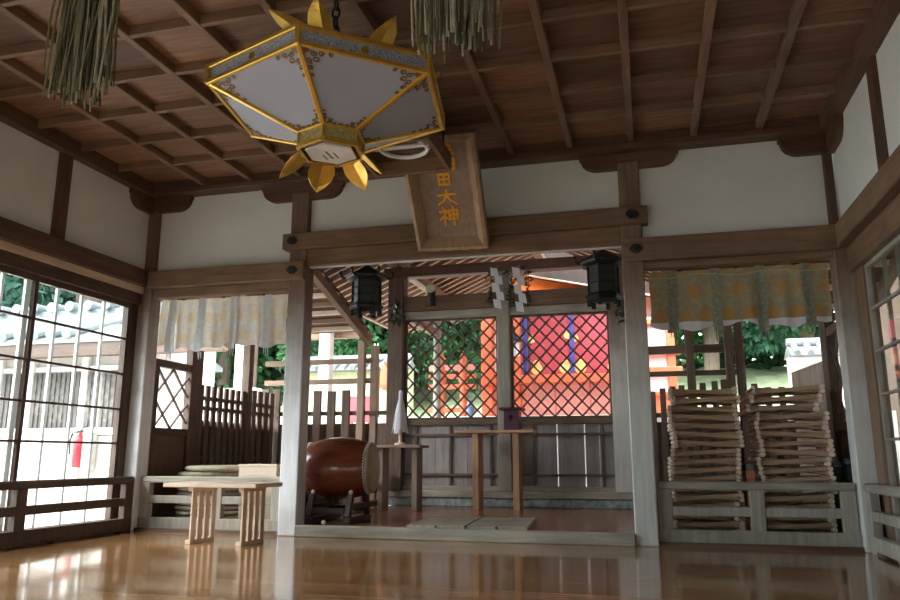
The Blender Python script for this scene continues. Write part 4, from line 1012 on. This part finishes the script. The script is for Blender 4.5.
# side wing on the right with its railing
wg = thing('shrine_side_wing', 'low vermilion side wing with white wall panel, left end of the right bay view', 'building', (1.9, 6.2, 1.2))
MB().box(1.5, 1.87, 5.95, 6.1, 1.2, 2.7, .01).build('wall_panel', WHITE, wg)
for x, zt in ((1.46, 2.8), (1.93, 2.62), ): MB().box(x-.06, x+.06, 5.9, 6.12, 1.2, zt, .01).build('pillar', VERM, wg)
for z0, z1, x1 in ((2.58, 2.66, 2.0), (2.12, 2.24, 2.08), (1.84, 1.93, 2.08), (1.5, 1.56, 2.0)): MB().box(1.4, x1, 5.86, 6.0, z0, z1, .01).build('rail', VERM, wg)
MB().box(1.55, 1.87, 5.9, 5.94, 1.2, 1.5, .006).build('lower_panel', VERM, wg)

# red fence left of the shrine and its posts with bell-shaped caps
rf = thing('red_fence', 'vermilion railing with thick posts behind the left lattice', 'fence', (-1.15, 5.6, 1.2))
for x in (-1.55, -1.2): MB().cyl((x, 5.6, 1.2), (x, 5.6, 1.75), .055, n=14).build('fence_post', VERM, rf)
for z in (1.32, 1.68, 1.84): MB().box(-1.75, -1.0, 5.56, 5.64, z-.035, z+.035, .008).build('rail', VERM, rf)
MB().box(-1.75, -1.0, 5.57, 5.63, 1.93, 2.02, .008).build('cap_rail', SALMON, rf)
for x in (-1.55, -1.2): MB().lathe((x, 5.6, 0), [(.07, 1.75), (.075, 1.9), (.05, 2.04), (.06, 2.1), (.045, 2.16), (.005, 2.24)], 16).build('post_cap', VERM, rf, smooth=True)
jar = thing('blue_jar', 'small blue grey jar between the red fence posts behind the left lattice', 'jar', (-1.02, 5.3, 1.2))
MB().lathe((-1.02, 5.3, 0), [(.04, 1.2), (.06, 1.25), (.07, 1.33), (.045, 1.4), (.035, 1.42)], 20).build('body', plain('blue grey glaze', (.2, .26, .4), .3), jar, smooth=True)
MB().lathe((-1.02, 5.3, 0), [(.042, 1.42), (.042, 1.435), (.012, 1.45)], 16).build('lid', plain('blue grey glaze', (.2, .26, .4), .3), jar, smooth=True)
bl = thing('red_lantern_post', 'slim red lantern post with dark finial beside the slim post of the lattice', 'lantern', (-.36, 5.4, 1.2))
MB().cyl((-.36, 5.4, 1.2), (-.36, 5.4, 2.1), .035, n=12).build('post', VERM, bl)
MB().lathe((-.36, 5.4, 0), [(.05, 1.7), (.11, 1.74), (.11, 1.76), (.05, 1.8)], 6).build('lower_plate', VERM, bl)
MB().lathe((-.36, 5.4, 0), [(.08, 2.1), (.08, 2.3), (.06, 2.32)], 6).build('lamp_house', PAPER, bl)
MB().lathe((-.36, 5.4, 0), [(.13, 2.32), (.14, 2.34), (.03, 2.44), (.012, 2.56)], 6).build('roof', plain('dark bronze roof', (.06, .06, .06), .5), bl)
# small red offertory shrine and white guardian left of the platform
ms = thing('miniature_shrine', 'tiny shrine with a red gable beyond the left fence, beside the dark post', 'miniature shrine', (-2.45, 5.7, 1.2))
MB().box(-2.54, -2.36, 5.62, 5.8, 1.2, 1.68, .006).build('body', plain('greenish board', (.4, .42, .3), .8), ms)
MB().box(-2.58, -2.3, 5.58, 5.84, 1.68, 1.74, .006).build('ledge', VERM, ms)
MB().prism([(-2.58, 5.56, 1.74), (-2.28, 5.56, 1.68), (-2.31, 5.56, 1.78), (-2.5, 5.56, 2.1)], (0, .3, 0)).build('gable_roof', VERM, ms)
fx = thing('white_fox_statue', 'small white seated guardian statue on a grey pedestal beyond the left fence', 'statue', (-2.535, 5.3, 1.2))
FX = -2.535
MB().box(FX-.055, FX+.055, 5.24, 5.36, 1.2, 2.0, .01).build('pedestal', plain('grey pedestal stone', (.24, .24, .2), .9), fx)
mb = MB().sph((FX, 5.3, 2.12), .065, .75, .9, 1.7).sph((FX+.01, 5.27, 2.27), .045, .8, 1.1, .9).cyl((FX+.01, 5.24, 2.26), (FX+.015, 5.18, 2.24), .024, .01, 10)
for s_ in (-1, 1): mb.cyl((FX+.01+s_*.022, 5.28, 2.3), (FX+.01+s_*.028, 5.28, 2.36), .016, .002, 8); mb.cyl((FX+s_*.026, 5.25, 2.15), (FX+s_*.026, 5.23, 2.0), .018, .016, 8)
mb.build('body', plain('white glazed stone', (.85, .85, .83), .5), fx, smooth=True)
# red boards low behind the left fence
for x, lab in ((-3.2, 'left'), (-2.62, 'right')):
    rb = thing('red_notice_board', 'low red and white board seen between the left fence pickets, %s one' % lab, 'board', (x, 4.9, 1.0))
    MB().box(x-.17, x+.17, 4.88, 4.92, 1.12, 1.5, .006).build('panel', CRIM, rb); MB().box(x-.17, x+.17, 4.87, 4.93, 1.5, 1.58, .006).build('top_strip', WHITE, rb)
    for s_ in (-1, 1): MB().box(x+s_*.14-.02, x+s_*.14+.02, 4.89, 4.93, GR, 1.12, .004).build('leg', VERM, rb)
# unpainted gate frame left behind the fence
gf = thing('gate_frame', 'pale unpainted gate frame standing beyond the left fence', 'gate', (-2.8, 4.0, GR))
MB().box(-2.88, -2.72, 3.92, 4.08, GR, 2.4, .01).build('gate_post', plain('bleached timber', (.75, .72, .68), .8, 0, .12, 9), gf)
MB().box(-3.05, -2.5, 3.9, 4.1, 2.4, 2.56, .01).build('cap_beam', plain('bleached timber', (.75, .72, .68), .8, 0, .12, 9), gf)
MB().box(-3.6, -2.2, 4.1, 4.2, 2.27, 2.36, .006).build('tie', beam('x'), gf)
for x, zt in ((-5.05, 2.35), (-4.62, 2.3)): pass

# ---------------- pale building with a tile roof on the left
lb = thing('tiled_building', 'pale plaster building with a grey tile roof outside the left window', 'building', (-6.6, 5.5, GR))
MB().box(-13, -7.2, 4.5, 7.6, GR, 2.4, .01).box(-7.2, -5.3, 4.5, 4.7, GR, 2.34, .01).build('wall', plain('sunlit plaster wall', (.55, .48, .43), .9, 0, .06, 3), lb)
MB().box(-13, -5.3, 4.44, 4.5, .95, 1.06, .005).build('sill_band', WHITE, lb)
MB().box(-13, -5.3, 4.45, 4.5, GR, .93, .005).build('skirting_boards', plain('bleached skirting boards', (.62, .54, .49), .85, 0, .08, 4), lb)
MB().box(-13, -5.3, 4.46, 4.5, 1.97, 2.05, .005).build('head_band', WHITE, lb)
PLK = wood('grey louvre board', (.17, .15, .135), (.08, .07, .065), 'z', .8)
for x0, x1 in ((-8.78, -8.3), (-8.16, -7.24), (-7.1, -6.93), (-6.86, -6.36), (-10.4, -9.2)):
    w = MB().box(x0, x1, 4.46, 4.5, 1.06, 1.95, .004).build('slatted_window', PLK, lb)
    n_ = max(2, int((x1-x0)/.09)); 
    sl_ = MB()
    for k in range(n_): sl_.box(x0+(k+.2)*(x1-x0)/n_, x0+(k+.75)*(x1-x0)/n_, 4.44, 4.46, 1.07, 1.94, .002)
    sl_.build('slats', PLK, w)
for x in (-8.86, -8.22, -7.17, -6.3, -5.36): MB().box(x-.06, x+.06, 4.42, 4.5, GR, 2.3, .005).build('wall_post', plain('bleached timber', (.75, .72, .68), .8, 0, .12, 9), lb)
MB().prism([(-13, 3.9, 2.42), (-13, 6.0, 3.12), (-13, 8.2, 2.42), (-13, 8.2, 2.34), (-13, 3.9, 2.34)], (6.0, 0, 0)).prism([(-7.0, 3.9, 2.42), (-7.0, 4.75, 2.76), (-7.0, 4.75, 2.34), (-7.0, 3.9, 2.34)], (1.4, 0, 0)).build('roof', TILE, lb)
MB().box(-13, -4.4, 3.92, 4.05, 2.13, 2.34, .005).build('eave_board', rail_dark('x'), lb)
rt_ = MB()
for k in range(20):
    x = -12.8+k*.3; rt_.cyl((x, 3.86, 2.48), (x, 5.95, 3.17), .085, n=10)
rt_.build('cover_tiles', TILE, lb)
rg = MB().box(-13, -7.0, 5.85, 6.15, 3.05, 3.3, .01)
rg.build('ridge', TILE, lb)
for x in (-5.08, -4.52): MB().box(x-.07, x+.07, 4.6, 4.74, 1.62, 2.34, .005).build('porch_post', plain('bleached timber', (.75, .72, .68), .8, 0, .12, 9), lb)
MB().box(-5.3, -4.2, 4.55, 4.8, GR, 1.64, .01).build('porch_wall', WHITE, lb)
rg = MB()
for k in range(15): rg.cyl((-12.8+k*.4, 5.75, 3.36), (-12.8+k*.4, 6.25, 3.36), .1, n=12)
rg.build('ridge_tiles', TILE, lb)
ex = thing('fire_extinguisher', 'red fire extinguisher hanging on the pale building outside the left window', 'fire extinguisher', (-7.08, 4.36, .45))
EX = plain('extinguisher red', (.6, .03, .045), .35, 0, .05, 5)
MB().lathe((-7.08, 4.36, 0), [(.07, .45), (.085, .47), (.085, .86), (.05, .93), (.025, .95), (.022, .99)], 20).build('cylinder', EX, ex, smooth=True)
MB().box(-7.13, -7.03, 4.34, 4.38, .99, 1.02, .003).bar((-7.08, 4.36, 1.02), (-6.96, 4.36, 1.09), .02, .012).build('handle', BLACK, ex)
MB().tube([(-7.1, 4.36, .99), (-7.22, 4.36, .98), (-7.26, 4.36, .85), (-7.24, 4.36, .65)], .012, 8).build('hose', BLACK, ex)
eb = thing('grey_box', 'grey metal box on the pale building, right of the fire extinguisher', 'box', (-6.9, 4.34, .42))
MB().box(-6.98, -6.8, 4.3, 4.42, .42, .98, .01).build('cabinet', plain('grey box paint', (.36, .34, .3), .6), eb); MB().cyl((-6.89, 4.38, GR), (-6.89, 4.38, .42), .025, n=10).build('pipe', plain('grey box paint', (.36, .34, .3), .6), eb)
# dark wooden hall on the right, seen through the right sashes
rb = thing('timber_hall', 'dark timber hall outside the right window', 'building', (7.8, 1, GR))
MB().box(4.65, 11, -5.5, 6.9, GR, 3.4, .02).build('wall', old('z'), rb)
MB().prism([(4.3, -6, 3.3), (7.8, -6, 5.0), (11.4, -6, 3.3)], (0, 13, 0)).build('roof', TILE, rb)
for y in (-4, -2, 0, 2, 4, 6): MB().box(4.6, 4.65, y-.4, y+.4, .9, 2.0, .006).build('window_board', plain('dull shutter', (.2, .2, .18), .7), rb)

# ------------------------------------------------------------------ trees
def leaf_mesh(seed, n, size, sq=1.0):
    rnd = random.Random(seed); mb = MB()
    cl = [(Vector((rnd.gauss(0, .42), rnd.gauss(0, .42), rnd.gauss(0, .42)*sq)), rnd.uniform(.2, .4)) for _ in range(34)]
    for k in range(n):
        c, r = rnd.choice(cl); d = Vector((rnd.gauss(0, 1), rnd.gauss(0, 1), rnd.gauss(0, 1))).normalized()
        p = c+d*r*rnd.uniform(.6, 1.0)
        a = (d+Vector((rnd.gauss(0, .5), rnd.gauss(0, .5), rnd.gauss(-.3, .5)))).normalized()
        s_ = a.cross(Vector((rnd.gauss(0, 1), rnd.gauss(0, 1), rnd.gauss(0, 1)))).normalized()
        l, w = size*rnd.uniform(.7, 1.3), size*.28
        mb.quad(p, p+a*l*.5+s_*w, p+a*l, p+a*l*.5-s_*w)
    return mb
def foliage_mat(name, col):
    m = plain(name, col, .6, 0, .55, 3.5, .3, 0, .35); return m
FM = [foliage_mat('deep green leaves', (.035, .095, .04)), foliage_mat('mid green leaves', (.05, .15, .055)), foliage_mat('blue green leaves', (.07, .17, .12))]
BARK = wood('tree bark', (.2, .15, .12), (.09, .065, .055), 'z', .9, .5)
protos = {}
def tree(x, y, z0, h, r, kind, label, trunk=.18):
    t = thing('tree', label, 'tree', (x, y, z0), 'trees around the shrine yard')
    MB().tube([(x, y, z0), (x+.05, y, z0+h*.4), (x-.04, y+.05, z0+h*.75)], trunk, 10).build('trunk', BARK, t)
    if kind not in protos:
        protos[kind] = leaf_mesh(40+kind, 11000, .1).build('foliage', FM[kind], t, normals=False)
        f_ = protos[kind]; ROOT[f_.name] = Vector((0, 0, 0))
        # mesh was modelled round the origin: undo the shift to the thing's base
        for v_ in f_.data.vertices: v_.co += Vector((x, y, z0))
    else:
        f_ = protos[kind].copy(); COL.objects.link(f_); f_.parent = t
    f_.location = (0, 0, h*.47); f_.scale = (r, r, h*.42); f_.rotation_euler = (0, 0, (x*7+y*3) % 6.28)
for a in ((-6.6, 12.6, 2.5, 6.5, 2.6, 0, 'broad dark tree on the slope, seen above the left fence pickets'),
          (-5.6, 11.6, .8, 4.6, 1.7, 1, 'bright green tree low on the slope, seen under the right end of the pale curtain'),
          (-3.4, 12.2, 2.5, 5.2, 2.3, 1, 'bright green tree on the slope, seen left of the drum under the eave'),
          (-1.9, 13.8, 3.3, 6.5, 2.4, 2, 'blue green tree behind the left lattice'),
          (.3, 15.5, 3.5, 7.0, 2.8, 0, 'dark tree rising behind the red shrine'),
          (3.1, 13.2, 2.6, 5.6, 2.3, 0, 'dark tree under the olive curtain, left of its middle'),
          (5.4, 14.0, 2.9, 5.8, 2.4, 2, 'blue green tree under the olive curtain, towards the right'),
          (8.2, 13.6, 2.8, 6.0, 2.6, 1, 'bright green tree at the far right beyond the tiled wall'),
          (-9.6, 12.5, 2.5, 7.0, 2.9, 1, 'bright green tree behind the left tiled building, right one'),
          (-14.8, 11.5, 2.0, 6.8, 3.2, 2, 'blue green tree seen at the top left through the window'),
          (-18.5, 10.5, 1.8, 8.5, 3.6, 0, 'dark tree at the far left through the window')):
    tree(*a)
for k, (x, y) in enumerate(((-9, -13.5), (-5, -15), (-1, -14), (3.5, -15), (8, -14), (12.5, -13))):  # unseen row added to block sky light at the open front
    tree(x, y, GR, 7.5, 3.4, k % 3, ('broad unseen tree added to block sky before the open front of the hall, %s of the row' % ('first', 'second', 'third', 'fourth', 'fifth', 'sixth')[k]), .25)
for x, y, r, lab in ((-12.2, 10.2, .36, 'thick bare cedar trunk above the tiled roof, left one'), (-10.9, 10.6, .42, 'thick bare cedar trunk above the tiled roof, right one'), (-6.9, 9.0, .2, 'slim bare trunk seen under the pale curtain')):
    t = thing('cedar_tree', lab, 'tree', (x, y, GR))
    MB().tube([(x, y, GR), (x+.05, y, 6), (x, y, 13)], r, 14).build('trunk', BARK, t)
    f_ = protos[0].copy(); COL.objects.link(f_); f_.parent = t; f_.location = (0, 0, 12); f_.scale = (2, 2, 2.4)
fo = MB(); rnd = random.Random(77)
for k in range(15000):
    x = rnd.uniform(-30, 24); y = 16.5+rnd.uniform(-1.2, 1.2)+.8*math.sin(x*.7); z_ = 2.9+6.5*rnd.random()**1.2*(.75+.25*math.sin(x*1.3))
    d = Vector((rnd.gauss(0, 1), rnd.gauss(-.6, .6), rnd.gauss(.1, .7))).normalized(); s_ = d.cross(Vector((rnd.gauss(0, 1), rnd.gauss(0, 1), rnd.gauss(0, 1)))).normalized()
    c = Vector((x, y, z_)); l_ = rnd.uniform(.35, .7); fo.quad(c, c+d*l_*.5+s_*l_*.3, c+d*l_, c+d*l_*.5-s_*l_*.3)
fo = fo.build('forest_foliage', FM[0], normals=False, stuff=True)
tag(fo, 'dense dark forest foliage closing the view high on the slope behind the shrine', 'foliage')
def shrub(x, y, z, r, label, kind=1):
    t = thing('shrub', label, 'shrub', (x, y, z), 'shrubs on the slope')
    MB().cyl((x, y, z-.1), (x, y, z+r*.7), .04, n=8).build('stem', BARK, t)
    f_ = protos[kind].copy(); COL.objects.link(f_); f_.parent = t; f_.location = (0, 0, r*.6); f_.scale = (r, r, r*.7); f_.rotation_euler = (0, 0, (x*5) % 6.28)
for k, (x, y, z, r, lab) in enumerate(((-4.3, 11.4, 2.2, .8, 'low shrub above the left tiled wall'), (-2.2, 11.3, 2.2, .7, 'low shrub behind the left lattice'), (-5.9, 11.2, 2.1, .9, 'low shrub right of the slim bare trunk'))):
    shrub(x, y, z, r, lab, k % 2)

# ------------------------------------------------------------------ light: an overcast sky and a weak sun through it
W = bpy.data.worlds.new('overcast sky'); SC.world = W; W.use_nodes = True
nt = W.node_tree; bg = nt.nodes['Background']
tc = N(nt, 'ShaderNodeTexCoord'); sx = N(nt, 'ShaderNodeSeparateXYZ'); L(nt, tc.outputs['Generated'], sx.inputs[0])
r = ramp(nt, [(.45, (.78, .87, .95)), (.65, (.86, .94, 1.0)), (1.0, (.95, .98, 1.0))])
mr = N(nt, 'ShaderNodeMapRange'); L(nt, sx.outputs['Z'], mr.inputs[0]); mr.inputs[1].default_value = -1; L(nt, mr.outputs[0], r.inputs['Fac'])
L(nt, r.outputs[0], bg.inputs['Color']); bg.inputs['Strength'].default_value = 2.0
sd = bpy.data.lights.new('veiled sun', 'SUN'); sd.energy = 3.0; sd.angle = math.radians(50); sd.color = (1.0, .97, .93)
so = bpy.data.objects.new('veiled sun', sd); COL.objects.link(so); so.location = (-8, -8, 14)
so.rotation_euler = Vector((.62, .5, -.72)).to_track_quat('-Z', 'Y').to_euler()
SC.view_settings.view_transform = 'Standard'; SC.view_settings.look = 'None'; SC.view_settings.gamma = 1; SC.view_settings.exposure = 2.05
try: SC.view_settings.use_curve_mapping = False
except Exception: pass
SC.cycles.use_denoising = True
SC.cycles.max_bounces = 10; SC.cycles.diffuse_bounces = 6; SC.cycles.glossy_bounces = 4; SC.cycles.transparent_max_bounces = 12
SC.cycles.sample_clamp_indirect = 6
